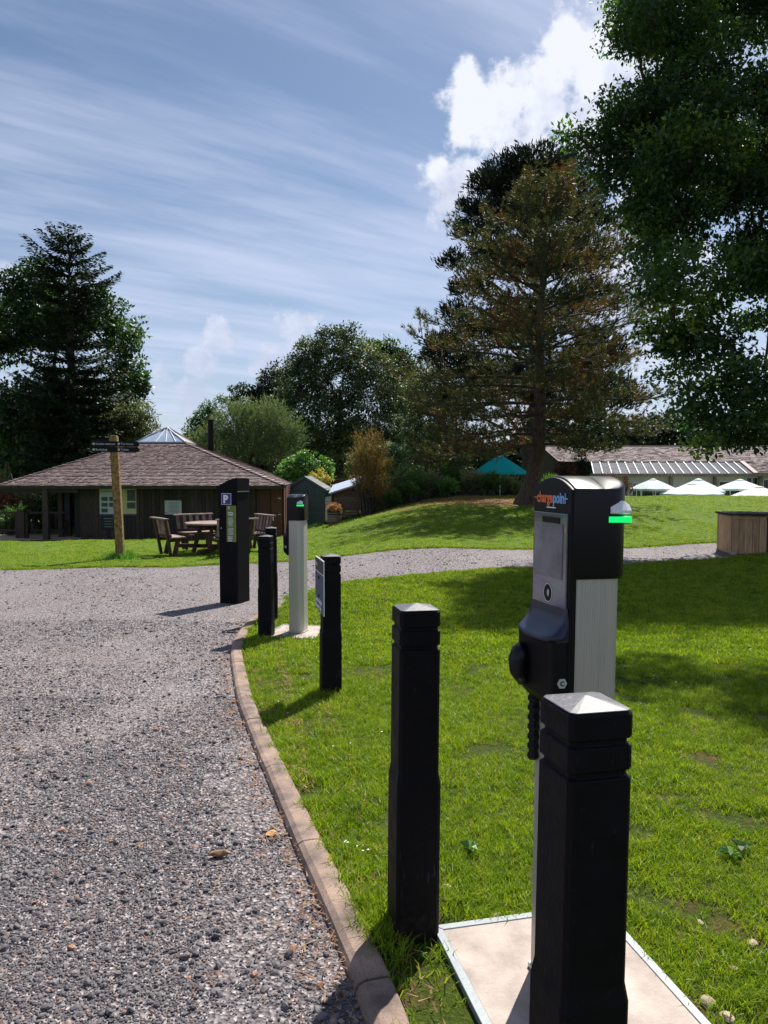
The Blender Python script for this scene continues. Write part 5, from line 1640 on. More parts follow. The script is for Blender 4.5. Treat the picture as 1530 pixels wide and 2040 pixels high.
def leaf_object(name, P, D, Nn, L, Wd, tint, mat, parent=None, shape='leaf'):
    """leaves at P pointing along D with side vector Nn; L, Wd sizes; one mesh"""
    n = len(P)
    L = np.broadcast_to(L, n)[:, None]; Wd = np.broadcast_to(Wd, n)[:, None]
    D = D / (np.linalg.norm(D, axis=1)[:, None] + 1e-9)
    S = np.cross(D, Nn); S /= (np.linalg.norm(S, axis=1)[:, None] + 1e-9)
    U = np.cross(S, D)
    if shape == 'leaf':
        v = np.stack([P, P + D * L * .5 + S * Wd * .5 + U * Wd * .12, P + D * L, P + D * L * .5 - S * Wd * .5 + U * Wd * .12], 1)
        k = 4
        faces = np.arange(n * 4).reshape(n, 4)
    else:   # needle: narrow triangle
        v = np.stack([P - S * Wd * .5, P + S * Wd * .5, P + D * L], 1)
        k = 3
        faces = np.arange(n * 3).reshape(n, 3)
    me = bpy.data.meshes.new(name)
    me.vertices.add(n * k)
    me.vertices.foreach_set('co', v.reshape(-1, 3).astype(np.float32).ravel())
    me.loops.add(n * k)
    me.loops.foreach_set('vertex_index', faces.ravel().astype(np.int32))
    me.polygons.add(n)
    me.polygons.foreach_set('loop_start', (np.arange(n) * k).astype(np.int32))
    me.polygons.foreach_set('loop_total', np.full(n, k, np.int32))
    a = me.attributes.new('tint', 'FLOAT', 'POINT')
    a.data.foreach_set('value', np.repeat(np.clip(tint, 0, 1), k).astype(np.float32))
    me.materials.append(mat)
    me.update()
    return put(name, me, parent)


def curve_pts(a, b, sag=0.0, n=5, wob=.04, seed=0):
    a, b = Vector(a), Vector(b)
    L = (b - a).length
    out = []
    for i in range(n + 1):
        t = i / n
        p = a.lerp(b, t)
        p.z += sag * L * math.sin(math.pi * t)
        if 0 < i < n:
            p += Vector((random.gauss(0, wob), random.gauss(0, wob), random.gauss(0, wob))) * L
        out.append(p)
    return out


def broadleaf(name, base, top_z, lobes, nclus, per, leafL, leafW, mat, label, cat, bark='bark_grey', trunk_r=.3, spread=.35, group=None, upright=0.0,
              shell=2.2, tint_bias=0.0, limbs=True, kindname=None, droop=.15, stem_top=None, twigs=True, clump_tint=.22, limb_k=.3, flatz=.75):
    """tree or shrub: leaf clusters round the surface of the given lobes (x, y, z, rx, ry, rz)"""
    t = empty(name, base, 0, label, cat, group)
    B = np.array(base)
    lob = np.array(lobes, float); lob[:, :3] -= B
    vol = (lob[:, 3] * lob[:, 4] * lob[:, 5]) ** (2 / 3.)
    cnt = np.maximum(3, (nclus * vol / vol.sum()).astype(int))
    CP, CT, LI = [], [], []
    for i, (l, c) in enumerate(zip(lob, cnt)):
        d = rand_dirs(c)
        r = rng.random(c) ** (1 / shell)
        q = l[:3] + d * r[:, None] * l[3:6]
        q += rng.normal(0, .06, (c, 3)) * l[3:6]
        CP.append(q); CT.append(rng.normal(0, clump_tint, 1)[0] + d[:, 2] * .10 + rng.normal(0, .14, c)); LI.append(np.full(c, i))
    CP = np.concatenate(CP); CT = np.concatenate(CT); LI = np.concatenate(LI)
    n = len(CP)
    m = MB()
    tz = (stem_top if stem_top is not None else lob[:, 2].mean())
    trunk = curve_pts((0, 0, -.3), (lob[:, 0].mean() * .6, lob[:, 1].mean() * .6, tz), 0, 6, .012)
    m.tube(trunk, [trunk_r * (1.15 - .85 * i / 6) for i in range(7)], 10)
    m.build('trunk', M[bark], t, smooth=True)
    if limbs:
        bm_ = MB()
        # every clump hangs on the nearest clump that is closer to the stem
        cen = lob[:, :3]; ax_ = np.array([[p.x, p.y, p.z] for p in trunk])
        dst = np.array([np.min(np.linalg.norm(ax_[1:] - q, axis=1)) for q in cen])
        order = np.argsort(dst)
        for r_i, i in enumerate(order):
            l = lob[i]; tgt = Vector(cen[i])
            done = order[:r_i]
            a = None
            if len(done):
                dd_ = np.linalg.norm(cen[done] - cen[i], axis=1); j_ = int(np.argmin(dd_))
                if dd_[j_] < dst[i] * .95: a = Vector(cen[done[j_]])
            if a is None:
                k = int(np.argmin(np.linalg.norm(ax_ - cen[i] * np.array([1, 1, .75]), axis=1))); a = trunk[max(1, k)]
            r0 = trunk_r * limb_k * (1.0 if a in trunk else .6)
            pts = curve_pts(a, tgt, .05, 5, .035)
            bm_.tube(pts, [r0 * (1 - .6 * j / 5) for j in range(6)], 6, False)
            if twigs:
                idx = np.where(LI == i)[0]
                for q in idx[:max(3, len(idx) // 3)]:
                    p = Vector(CP[q]); s_ = tgt.lerp(a, random.uniform(0, .15))
                    bm_.tube(curve_pts(s_, p, .04, 3, .05), [r0 * .24, r0 * .17, r0 * .11, r0 * .05], 3, False)
        bm_.build('limbs', M[bark], t)
    N_ = n * per
    off = rand_dirs(N_) * (rng.random(N_) ** .42)[:, None] * spread * 1.75 * np.repeat(rng.uniform(.6, 1.3, n), per)[:, None]
    P = np.repeat(CP, per, 0) + off * np.array([1, 1, flatz])
    out = P - np.repeat(lob[np.repeat(LI, 1), :3], per, 0)
    D = rand_dirs(N_) + .5 * out / (np.linalg.norm(out, axis=1)[:, None] + 1e-6) + np.array([0, 0, upright - droop])
    Nn = rand_dirs(N_) * .8 + np.array([0, 0, .9]) + off / (spread * 1.75) * 1.1
    tint = .45 + tint_bias + np.repeat(CT, per) + rng.normal(0, .14, N_)
    P[:, 2] = np.maximum(P[:, 2], .05)
    leaf_object('crown', P, D, Nn, leafL * rng.uniform(.6, 1.25, N_), leafW * rng.uniform(.7, 1.2, N_), tint, mat, t)
    return t


def lobes_in(cx, cy, cz, rx, ry, rz, n, sub=.42, seed=1, flat=1.0, low=-0.6):
    r = random.Random(seed)
    out = []
    for i in range(n):
        # spread over the ellipsoid
        zf = low + (1 - low) * (i + .5) / n
        ph = i * 2.39996 + r.uniform(-.3, .3)
        q = math.sqrt(max(0, 1 - zf * zf))
        k = r.uniform(.55, .78)
        s_ = sub * r.uniform(.75, 1.3)
        out.append((cx + rx * q * k * math.cos(ph), cy + ry * q * k * math.sin(ph), cz + rz * zf * k, rx * s_, ry * s_, rz * s_ * flat))
    return out


def rad(px, D): return px / 1530 * D

# --- the big oak at the right, hanging in from outside the view
OX, OY = 12.6, 18.8
r = random.Random(5)
bound = [(-260, 1290), (-100, 1230), (0, 1195), (70, 1215), (150, 1290), (200, 1215), (270, 1150), (330, 1175), (400, 1225), (470, 1270), (560, 1262), (640, 1262), (720, 1300), (790, 1340), (850, 1370), (900, 1430)]
oakl = []
for i in range(128):
    py = r.uniform(-230, 870)
    bx_ = np.interp(py, [b[0] for b in bound], [b[1] for b in bound])
    Dd = np.interp(py, [-230, 870], [20.5, 15.4]) + r.uniform(-1.7, 1.9)
    rp = r.uniform(50, 88)
    px_ = bx_ + rp * 1.08 + (r.random() ** 1.35) * 560
    if px_ > 2080: continue
    c = at(px_, py, Dd)
    if c.z > 15.0 or c.z < 2.0: continue
    pass
    rr_ = rad(rp, Dd)
    oakl.append((c.x, c.y, c.z, rr_ * r.uniform(.9, 1.3), rr_ * r.uniform(.8, 1.3), rr_ * r.uniform(.6, .95)))
for x_, y_, z_, r_ in ((5.9, 11.4, 9.3, .75), (6.8, 11.0, 9.0, .8), (6.4, 12.6, 9.9, .8), (7.6, 12.2, 9.4, .9), (8.2, 10.6, 8.8, .9), (5.6, 13.2, 10.4, .7), (8.6, 13.4, 10, 1.0), (9.6, 12.0, 9.2, 1.0)):
    oakl.append((x_, y_, z_, r_, r_, r_ * .6))
# explicit fringe so that the outline follows the real one
for py, px_, rp, Dd in ((20, 1235, 36, 15), (90, 1262, 34, 15.5), (160, 1330, 44, 16), (235, 1262, 44, 15), (278, 1160, 26, 15), (262, 1140, 12, 15), (290, 1205, 34, 15), (340, 1225, 46, 15.5), (395, 1255, 44, 16), (310, 1190, 26, 15.2), (430, 1275, 40, 15.6), (370, 1300, 50, 16.5), (210, 1225, 30, 15.4), (180, 1290, 40, 16), (500, 1290, 44, 15.8),
                        (455, 1300, 36, 16), (520, 1312, 44, 15), (600, 1310, 44, 16), (680, 1335, 44, 16), (745, 1350, 40, 15.5), (810, 1380, 36, 16), (860, 1440, 34, 16), (865, 1500, 40, 15.5), (850, 1400, 26, 16), (885, 1475, 20, 15.5), (890, 1400, 12, 15.5)):
    Dd = np.interp(py, [-230, 870], [20.5, 15.4]) + (Dd - 15.5); c = at(px_, py, Dd); rr_ = rad(rp, Dd); oakl.append((c.x, c.y, c.z, rr_, rr_, rr_ * .8))
broadleaf('oak_tree', (OX, OY, g1(OX, OY)), 13, oakl, 3500, 58, .135, .070, F['dark'], 'huge dark oak hanging into the view at the upper right', 'tree', trunk_r=.48, spread=.27, shell=2.0, tint_bias=.03, stem_top=7.0, clump_tint=.17, limb_k=.16, flatz=.55)

# --- long-needled pine, browning
def pine(base, H, label, lean=(0, 0), seed=3, rk=1.0, zst=2.2, tk=1.0):
    rr = random.Random(seed)
    t = empty('pine_tree', base, 0, label, 'tree')
    tp = lambda z: Vector((.62 * (1 - math.exp(-max(z, 0) / 1.6)) + .08 * math.sin(z * .8), 0, z))
    m = MB()
    zs = [-.3, .0, .4, 1, .17 * H, .3 * H, .43 * H, .6 * H, .78 * H, H * .93, H]
    m.tube([tp(z) for z in zs], [q * tk for q in (.46, .40, .33, .29, .27, .23, .19, .14, .09, .04, .015)], 12)
    m.build('trunk', M['bark_pine'], t, smooth=True)
    wood = MB(); TP, TD, TT = [], [], []
    z = zst
    wh = 0
    while z < H - .25:
        f = (z - 1.5) / (H - 1.5)
        # reach of the boughs: broad below the middle, tapering to the top
        reach = np.interp(f, [0, .15, .35, .5, .65, .8, .92, 1], [4.2 * rk, 4.8 * rk, 4.9 * rk, 4.5 * rk, 3.7 * rk, 2.35 * rk, 1.25 * rk, .4 * rk])
        nb = 6 if f < .8 else 5
        for k in range(nb):
            a = wh * .9 + k * 2 * math.pi / nb + rr.uniform(-.35, .35)
            if rr.random() < .10: continue
            Lb = reach * rr.uniform(.58, 1.16)
            if z < 3.0 and math.cos(a) > .1: Lb *= .8
            if math.cos(a) < -.5 and .3 < f < .55: Lb *= 1.12
            a0 = tp(z + rr.uniform(-.12, .12))
            dirh = Vector((math.cos(a), math.sin(a), 0))
            e0 = np.interp(f, [0, .3, .7, 1], [-.02, .10, .35, .9])      # elevation slope at the root
            pts = []
            npt = 9
            p = a0.copy()
            for j in range(npt + 1):
                pts.append(p.copy())
                ft = j / npt
                sl = e0 - .22 * math.sin(ft * 2.6) * (1 - f) + .95 * max(0, ft - .55) ** 1.3 * 1.5
                side = Vector((-dirh.y, dirh.x, 0)) * rr.uniform(-.10, .10)
                p = p + (dirh + side + Vector((0, 0, sl))).normalized() * (Lb / npt)
            r0 = .062 * (1 - .6 * f) * (Lb / 3.5) ** .5
            wood.tube(pts, [r0 * (1 - .8 * j / npt) for j in range(npt + 1)], 5, False)
            # side shoots
            ns = int(5 + Lb * 3.6)
            for q in range(ns):
                ft = .22 + .78 * (q + rr.random()) / ns
                i0 = min(npt - 1, int(ft * npt)); b0 = pts[i0].lerp(pts[i0 + 1], ft * npt - i0)
                dr = (pts[i0 + 1] - pts[i0]).normalized()
                sd_ = 1 if q % 2 else -1
                sv = (dr * .8 + Vector((-dirh.y, dirh.x, 0)) * sd_ * rr.uniform(.5, 1.1) + Vector((0, 0, rr.uniform(-.12, .55)))).normalized()
                Ls = rr.uniform(.35, .95) * (.45 + .25 * Lb * (1 - abs(ft - .6)))
                e1 = b0 + sv * Ls * .6; e2 = e1 + (sv + Vector((0, 0, .55))).normalized() * Ls * .45
                wood.tube([b0, e1, e2], [.014, .010, .006], 3, False)
                brown = .44 + .24 * noise.noise(Vector((b0.x * .7, b0.y * .7, b0.z * .7 + 4))) * 2 - .20 * (ft - .6) + (.16 if f > .86 else 0) + rr.gauss(0, .08)
                nt_ = 2 + int(Ls * 4.4); brown += rr.gauss(0, .09)
                for w_ in range(nt_):
                    g = .35 + .65 * (w_ + .5) / nt_
                    pp = b0.lerp(e1, min(1, g / .6)) if g < .6 else e1.lerp(e2, (g - .6) / .4)
                    if g < .95: pp = pp + Vector((rr.gauss(0, .09), rr.gauss(0, .09), rr.gauss(0, .08)))
                    TP.append(pp); TD.append((e2 - e1).normalized()); TT.append(brown)
            TP.append(pts[-1]); TD.append((pts[-1] - pts[-2]).normalized()); TT.append(.35)
        z += np.interp(f, [0, .5, 1], [.50, .46, .36]); wh += 1
    wood.build('limbs', M['bark_grey'], t)
    TP = np.array(TP); TD = np.array(TD); TT = np.array(TT)
    per = 18
    n = len(TP) * per
    P = np.repeat(TP, per, 0) - np.repeat(TD, per, 0) * rng.uniform(0, .12, n)[:, None]
    D = rand_dirs(n) * .9 + np.repeat(TD, per, 0) * .8
    leaf_object('crown', P, D, rand_dirs(n), .165 * rng.uniform(.7, 1.15, n), .021, np.repeat(TT, per) + rng.normal(0, .07, n), F['pine'], t, 'needle')
    return t
px0 = (1043 - 765) / 1530 * 28
pine((px0, 28, g1(px0, 28) - .02), 11.6, 'tall browning pine with bare leaning trunk on the grassy crest', lean=(.75, 0))
px1 = (885 - 765) / 1530 * 37
pine((px1, 37, g1(px1, 37) - .3), 5.6, 'low browning pine in the shrubs left of the teal parasol', seed=8, rk=.52, zst=.7, tk=.5)

# --- dark pine rising behind it
def tufted(name, base, lobes, ntip, label, cat, mat, needles, L, Wd, trunk_r, H, up=.5, flat=.45, group=None, tb=.4, lean=(0, 0), bark='bark_grey'):
    t = empty(name, base, 0, label, cat, group)
    B = np.array(base); lob = np.array(lobes, float); lob[:, :3] -= B
    m = MB(); tr = curve_pts((0, 0, -.3), (lean[0], lean[1], H * .96), 0, 8, .006)
    m.tube(tr, [trunk_r * (1.1 - i / 8.2) for i in range(9)], 10); m.build('trunk', M[bark], t, smooth=True)
    wood = MB(); TPs, TTs, TDs = [], [], []
    vol = (lob[:, 3] * lob[:, 4] * lob[:, 5]) ** (2 / 3.); cnt = np.maximum(4, (ntip * vol / vol.sum()).astype(int))
    for l, c in zip(lob, cnt):
        d = rand_dirs(c); q = l[:3] + d * (rng.random(c) ** (1 / 2.3))[:, None] * l[3:6]
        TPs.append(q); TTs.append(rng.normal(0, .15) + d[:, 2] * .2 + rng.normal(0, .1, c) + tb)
        dd = d * np.array([1, 1, .3]) + np.array([0, 0, up]); TDs.append(dd / np.linalg.norm(dd, axis=1)[:, None])
        kz = min(7, max(0, int(l[2] / H * 8 - .6))); a = tr[kz]
        wood.tube(curve_pts(a, l[:3], .03, 4, .02), [trunk_r * .3, trunk_r * .24, trunk_r * .17, trunk_r * .11, .03], 5, False)
        for qq in q[::5]: wood.tube(curve_pts(l[:3], qq, 0, 2, .05), [.04, .025, .012], 3, False)
    wood.build('limbs', M[bark], t)
    TP = np.concatenate(TPs); TT = np.concatenate(TTs); TD = np.concatenate(TDs)
    n = len(TP) * needles
    D = rand_dirs(n) * flat * 1.6 + np.repeat(TD, needles, 0)
    P = np.repeat(TP, needles, 0) + rng.normal(0, L * .35, (n, 3))
    leaf_object('crown', P, D, rand_dirs(n), L * rng.uniform(.7, 1.2, n), Wd, np.repeat(TT, needles) + rng.normal(0, .08, n), mat, t, 'leaf')
    return t

r = random.Random(11)
bl = []
for px_, py, rp in ((1065, 330, 55), (1010, 345, 42), (1120, 335, 50), (975, 372, 40), (1150, 385, 50), (1040, 390, 55), (950, 415, 32), (1000, 430, 50), (1090, 420, 60), (1180, 440, 45), (945, 455, 34), (985, 500, 45),
                    (1150, 510, 60), (900, 520, 26), (940, 570, 40), (1060, 520, 70), (1170, 600, 60), (960, 650, 50), (1050, 640, 80), (1190, 700, 60), (905, 620, 26), (885, 690, 40), (860, 712, 22), (930, 740, 55), (1010, 760, 70), (1120, 760, 80), (1210, 790, 60), (900, 800, 50)):
    D_ = r.uniform(42.5, 46); c = at(px_, py, D_); q = rad(rp, D_)
    bl.append((c.x, c.y, c.z, q * 1.15, q * 1.15, q * .62))
bpx = (1062 - 765) / 1530 * 44.5
tufted('dark_pine_tree', (bpx, 44.5, g1(bpx, 44.5)), bl, 6000, 'dense blackish pine whose top shows above the browning pine', 'tree', F['black'], 11, .36, .08, .48, 19.3, .8, .42)

# --- fir at the left
def fir(base, H, reach_tab, label, seed=2, z0=1.0, mat=None):
    rr = random.Random(seed)
    t = empty('fir_tree', base, 0, label, 'tree')
    m = MB(); m.tube([(0, 0, -.3), (0, 0, H * .5), (0, 0, H * .98)], [.34, .22, .02], 10); m.build('trunk', M['bark_grey'], t, smooth=True)
    wood = MB(); P, D, T = [], [], []
    z = z0
    while z < H - .1:
        f = z / H
        reach = np.interp(f, *reach_tab)
        nb = 7
        a0 = rr.uniform(0, 6)
        for k in range(nb):
            a = a0 + k * 2 * math.pi / nb + rr.uniform(-.3, .3)
            Lb = reach * rr.uniform(.65, 1.18)
            dh = np.array([math.cos(a), math.sin(a), 0]); sv = np.array([-math.sin(a), math.cos(a), 0])
            up = np.interp(f, [0, .6, .9, 1], [-.10, .12, .30, .8])
            prev = np.array([0, 0, z])
            npt = 6; pts = [prev]
            for j in range(1, npt + 1):
                ft = j / npt
                pts.append(np.array([0, 0, z]) + dh * Lb * ft + np.array([0, 0, Lb * (up * ft + .16 * ft * ft - .10 * ft * (1 - ft))]))
            wood.tube([Vector(p) for p in pts], [.045 * (1 - .85 * j / npt) for j in range(npt + 1)], 4, False)
            # flat sprays, widest in the middle of the bough
            ns = int(4 + Lb * 9)
            for q in range(ns):
                ft = .12 + .88 * (q + .5) / ns
                i0 = min(npt - 1, int(ft * npt)); b = pts[i0] + (pts[i0 + 1] - pts[i0]) * (ft * npt - i0)
                sw = Lb * .30 * (1.12 - ft) + .10
                for sd_ in (-1, 1):
                    dirv = dh * .75 + sv * sd_ * rr.uniform(.7, 1.0) + np.array([0, 0, rr.uniform(-.18, .06)])
                    nq = max(2, int(sw / .13))
                    for w_ in range(nq):
                        pp = b + dirv * sw * (w_ + rr.random()) / nq
                        P.append(pp); D.append(dirv + np.array([rr.gauss(0, .35), rr.gauss(0, .35), rr.gauss(-.05, .15)])); T.append(.42 + rr.gauss(0, .13) + (.22 if f < .55 else 0) * rr.random())
        z += np.interp(f, [0, .5, .62, .9, 1], [.50, .50, .80, .58, .36])
    wood.build('limbs', M['bark_grey'], t)
    P = np.array(P); D = np.array(D); T = np.array(T)
    P = np.repeat(P, 2, 0) + rng.normal(0, .035, (len(P) * 2, 3)); D = np.repeat(D, 2, 0) + rng.normal(0, .2, (len(D) * 2, 3)); T = np.repeat(T, 2)
    n = len(P)
    leaf_object('crown', P, D, rand_dirs(n) * .5 + np.array([0, 0, 1.0]), (.22) * rng.uniform(.7, 1.3, n), .095, T + rng.normal(0, .07, n), mat or F['fir'], t)
    return t
fpx = (147 - 765) / 1530 * 40
zt = at(147, 472, 40).z
fbz = g1(fpx, 40)
fir((fpx, 40, fbz), zt - fbz, ([0, .12, .35, .48, .60, .70, .80, .90, .97, 1], [2.6, 3.0, 3.2, 2.8, 2.0, 2.1, 2.5, 2.0, 1.05, .7]), 'dark fir with layered spreading boughs behind the cabin at the left')

# --- broadleaf behind the fir
c = at(110, 720, 46)
lb = []
for px_, py, rp in ((55, 525, 34), (30, 560, 34), (85, 545, 34), (105, 565, 30), (55, 640, 46), (110, 620, 36), (60, 600, 52), (190, 610, 52), (225, 660, 56), (245, 720, 42), (262, 672, 16), (160, 640, 60), (100, 660, 60), (20, 680, 60), (250, 770, 50), (285, 768, 20), (-20, 620, 60), (-60, 700, 70), (235, 830, 60), (120, 800, 90), (30, 820, 80), (-60, 820, 90), (150, 880, 70), (40, 900, 70)):
    q = at(px_, py, 46 + random.uniform(-1.5, 1.5)); k = rad(rp, 46); lb.append((q.x, q.y, q.z, k, k, k * .85))
lb = [l for l in lb if l[2] + l[5] < at(0, 505, 46).z]
broadleaf('broadleaf_tree', (c.x, 46, -1.35), 14, lb, 2300, 22, .27, .16, F['left'], 'loose spreading broadleaf tree behind the dark fir at the left', 'tree', trunk_r=.4, spread=.26, shell=2.0, tint_bias=-.02, stem_top=8)
# lower dark evergreen skirt left of and behind the cabin
for i, (px_, py, rx_, ry_, D_, lab) in enumerate(((20, 870, 95, 80, 48, 'black-green evergreen low at the left frame edge'), (115, 860, 85, 75, 47, 'black-green evergreen directly below the fir'), (215, 865, 60, 60, 48.5, 'black-green evergreen between the fir and the small pale tree'))):
    c = at(px_, py, D_)
    broadleaf('evergreen_tree', (c.x, D_, -1.35), 6, lobes_in(c.x, c.y, c.z - .6, rad(rx_, D_), 2.2, rad(ry_, D_) + .6, 14, .42, i + 3), 520, 22, .22, .10, F['fir'], lab, 'tree', trunk_r=.2, spread=.24, tint_bias=-.08, limbs=True, twigs=False)

# small pale tree
c = at(262, 850, 42)
broadleaf('small_tree', (c.x, 42, -1.35), 5, lobes_in(c.x, c.y, c.z - .3, rad(58, 42), 1.5, rad(66, 42), 16, .40, 8), 620, 18, .15, .075, F['pale'], 'small rounded pale olive tree behind the cabin roof left of the skylight', 'tree', trunk_r=.12, spread=.16, tint_bias=.05)

# feathery grey-green willow mass
def feathery(name, base, lobes, n, mat, label, cat, L, Wd, per, sprayL, up=1.0, tb=0.0, group=None, stems=8, stem_mat='bark_grey', droop=0.0):
    t = empty(name, base, 0, label, cat, group)
    B = np.array(base); lob = np.array(lobes, float); lob[:, :3] -= B
    wood = MB()
    vol = (lob[:, 3] * lob[:, 4] * lob[:, 5]) ** (2 / 3.); cnt = np.maximum(4, (n * vol / vol.sum()).astype(int))
    P, D, T = [], [], []
    for l, c_ in zip(lob, cnt):
        d = rand_dirs(c_); q = l[:3] + d * (rng.random(c_) ** .5)[:, None] * l[3:6]
        lt = rng.normal(0, .12)
        for k in range(max(1, stems // len(lob) + 1)):
            e = l[:3] + rng.normal(0, .4, 3) * l[3:6]
            wood.tube(curve_pts((random.gauss(0, .15), random.gauss(0, .15), 0), e, .02, 4, .03), [.045, .035, .028, .02, .01], 4, False)
        for qq, d1 in zip(q, d):
            dv = d1 * np.array([1, 1, .4]) + np.array([0, 0, up]) + rng.normal(0, .28, 3); dv /= np.linalg.norm(dv)
            sl = sprayL * rng.uniform(.6, 1.3)
            g = rng.random(per)[:, None]
            pts = qq + dv * sl * g + np.array([0, 0, -droop]) * (g ** 2) * sl
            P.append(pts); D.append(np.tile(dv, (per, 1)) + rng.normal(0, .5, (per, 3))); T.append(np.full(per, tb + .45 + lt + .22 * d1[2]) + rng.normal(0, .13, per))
    wood.build('stems', M[stem_mat], t)
    P = np.concatenate(P); P[:, 2] = np.maximum(P[:, 2], .03)
    D = np.concatenate(D); T = np.concatenate(T); k = len(P)
    leaf_object('foliage', P, D, rand_dirs(k), L * rng.uniform(.6, 1.3, k), Wd, T, mat, t)
    return t
def LB(D, items, flat=.9, dep=.9):
    o = []
    for px_, py, rp in items:
        c = at(px_, py, D + random.uniform(-.5, .5)); k = rad(rp, D); o.append((c.x, c.y, c.z, k, k * dep, k * flat))
    return o
wl_ = LB(43, ((470, 850, 42), (430, 870, 36), (520, 845, 44), (560, 855, 34), (575, 880, 30), (500, 890, 50), (550, 900, 44), (440, 905, 44), (395, 895, 30), (480, 825, 24), (540, 820, 22), (590, 865, 16)))
feathery('tamarisk_bush', ((500 - 765) / 1530 * 43, 43, -1.35), wl_, 2900, F['grey'], 'large feathery grey-green bush behind the cabin and its flue', 'bush', .15, .035, 15, .55, 1.0, .02)
c = at(405, 850, 46)
broadleaf('young_tree', (c.x, 46, -1.35), 5, LB(46, ((405, 830, 24), (390, 850, 26), (420, 815, 18), (430, 840, 22), (380, 870, 24), (400, 880, 30), (440, 800, 12))), 300, 16, .17, .09, F['green'], 'young bright green tree at the left edge of the feathery bush', 'tree', trunk_r=.08, spread=.16, tint_bias=.1)

# domed holm oak and its neighbours
hl = LB(56, ((655, 668, 26), (690, 662, 22), (672, 700, 50), (630, 725, 52), (715, 715, 50), (600, 760, 52), (660, 765, 70), (740, 765, 60), (585, 820, 60), (650, 840, 80), (730, 830, 78), (780, 800, 46), (790, 860, 60), (600, 890, 70), (690, 900, 80), (770, 915, 60), (620, 700, 34), (590, 725, 24), (760, 730, 36)))
c = at(675, 800, 56)
broadleaf('holm_oak_tree', (c.x, 56, -1.4), 12, hl, 2500, 26, .21, .11, F['holm'], 'broad domed holm oak in the centre background', 'tree', trunk_r=.45, spread=.26, shell=3.2, tint_bias=-.05, twigs=False)
gl = LB(60, ((775, 705, 30), (745, 695, 24), (800, 720, 26), (820, 755, 30), (790, 760, 40), (815, 800, 44)))
c = at(790, 800, 60)
broadleaf('broadleaf_tree', (c.x, 60, -1.4), 12, gl, 620, 22, .24, .14, F['green'], 'greener tree showing above the right shoulder of the domed holm oak', 'tree', trunk_r=.3, spread=.26, tint_bias=.0)
gl = LB(51, ((835, 760, 32), (860, 740, 22), (850, 800, 44), (880, 790, 40), (830, 850, 50), (880, 860, 50), (915, 800, 40), (900, 900, 50), (840, 910, 44)))
c = at(850, 830, 51)
broadleaf('grey_leaved_tree', (c.x, 51, -1.4), 10, gl, 900, 22, .18, .09, F['pale'], 'dull grey-green tree between the domed holm oak and the browning pine', 'tree', trunk_r=.18, spread=.2, tint_bias=-.12)
gl = LB(62, ((560, 745, 30), (535, 765, 26), (510, 790, 22), (478, 782, 18), (468, 800, 18), (545, 800, 40), (570, 780, 40), (500, 820, 34), (520, 860, 50), (575, 870, 60)))
c = at(540, 830, 62)
broadleaf('broadleaf_tree', (c.x, 62, -1.4), 10, gl, 900, 20, .26, .14, F['far'], 'dark broadleaf tree stepping down left of the domed holm oak', 'tree', trunk_r=.3, spread=.26, tint_bias=.1)

# distant wood behind everything
def wood_mass(name, xa, xb, Y, za, zb, n, seed, label):
    rr = np.random.default_rng(seed)
    x = rr.uniform(xa, xb, n); hh = zb + 1.2 * np.array([noise.noise(Vector((q * .16, seed, 0))) for q in x]) * 2 + .6 * np.array([noise.noise(Vector((q * .7, seed, 3))) for q in x])
    z = za + (hh - za) * rr.random(n) ** .8; y = Y + rr.normal(0, 1.3, n) + (z - za) * .1
    per = 16; N_ = n * per
    P = np.repeat(np.stack([x, y, z], 1), per, 0) + rr.normal(0, .38, (N_, 3))
    o = leaf_object(name, P, rand_dirs(N_), rand_dirs(N_) + np.array([0, -.6, .6]), .42 * rr.uniform(.6, 1.3, N_), .24, np.repeat(.40 + rr.normal(0, .2, n), per) + rr.normal(0, .12, N_), F['far'])
    return tag(o, label, 'woodland', kind='stuff')
wood_mass('woodland', -16, 22, 68, -1.4, 5.0, 3600, 4, 'dark wood closing the view behind the sheds and shrubs')
wood_mass('woodland', 12, 48, 64, -1.4, 6.4, 3600, 9, 'dark green wood rising behind the cafe roof')
wood_mass('woodland', -52, -19, 54, -1.4, 5.2, 3000, 14, 'black-green wood behind the garden at the left')
# solid dark bank under the woods
bk = MB()
for xa, xb, Y, zt_ in ((-60, -16, 57, 3.0), (-16, 14, 71, 3.2), (12, 60, 67, 4.2)):
    n = 24
    top = [Vector((xa + (xb - xa) * i / n, Y + 3, zt_ + .7 * noise.noise(Vector((i * .9, Y, 0))))) for i in range(n + 1)]
    bot = [Vector((xa + (xb - xa) * i / n, Y - 1.0, -1.6)) for i in range(n + 1)]
    back = [Vector((p.x, Y + 10, -1.6)) for p in bot]
    v = bot + top + back; k = n + 1
    bk.add(v, [(i, i + 1, k + i + 1, k + i) for i in range(n)] + [(k + i, k + i + 1, 2 * k + i + 1, 2 * k + i) for i in range(n)])
tag(bk.build('hillside', plain('woodland_floor', (.012, .018, .009), .95, .5, 1.5)), kind='structure')

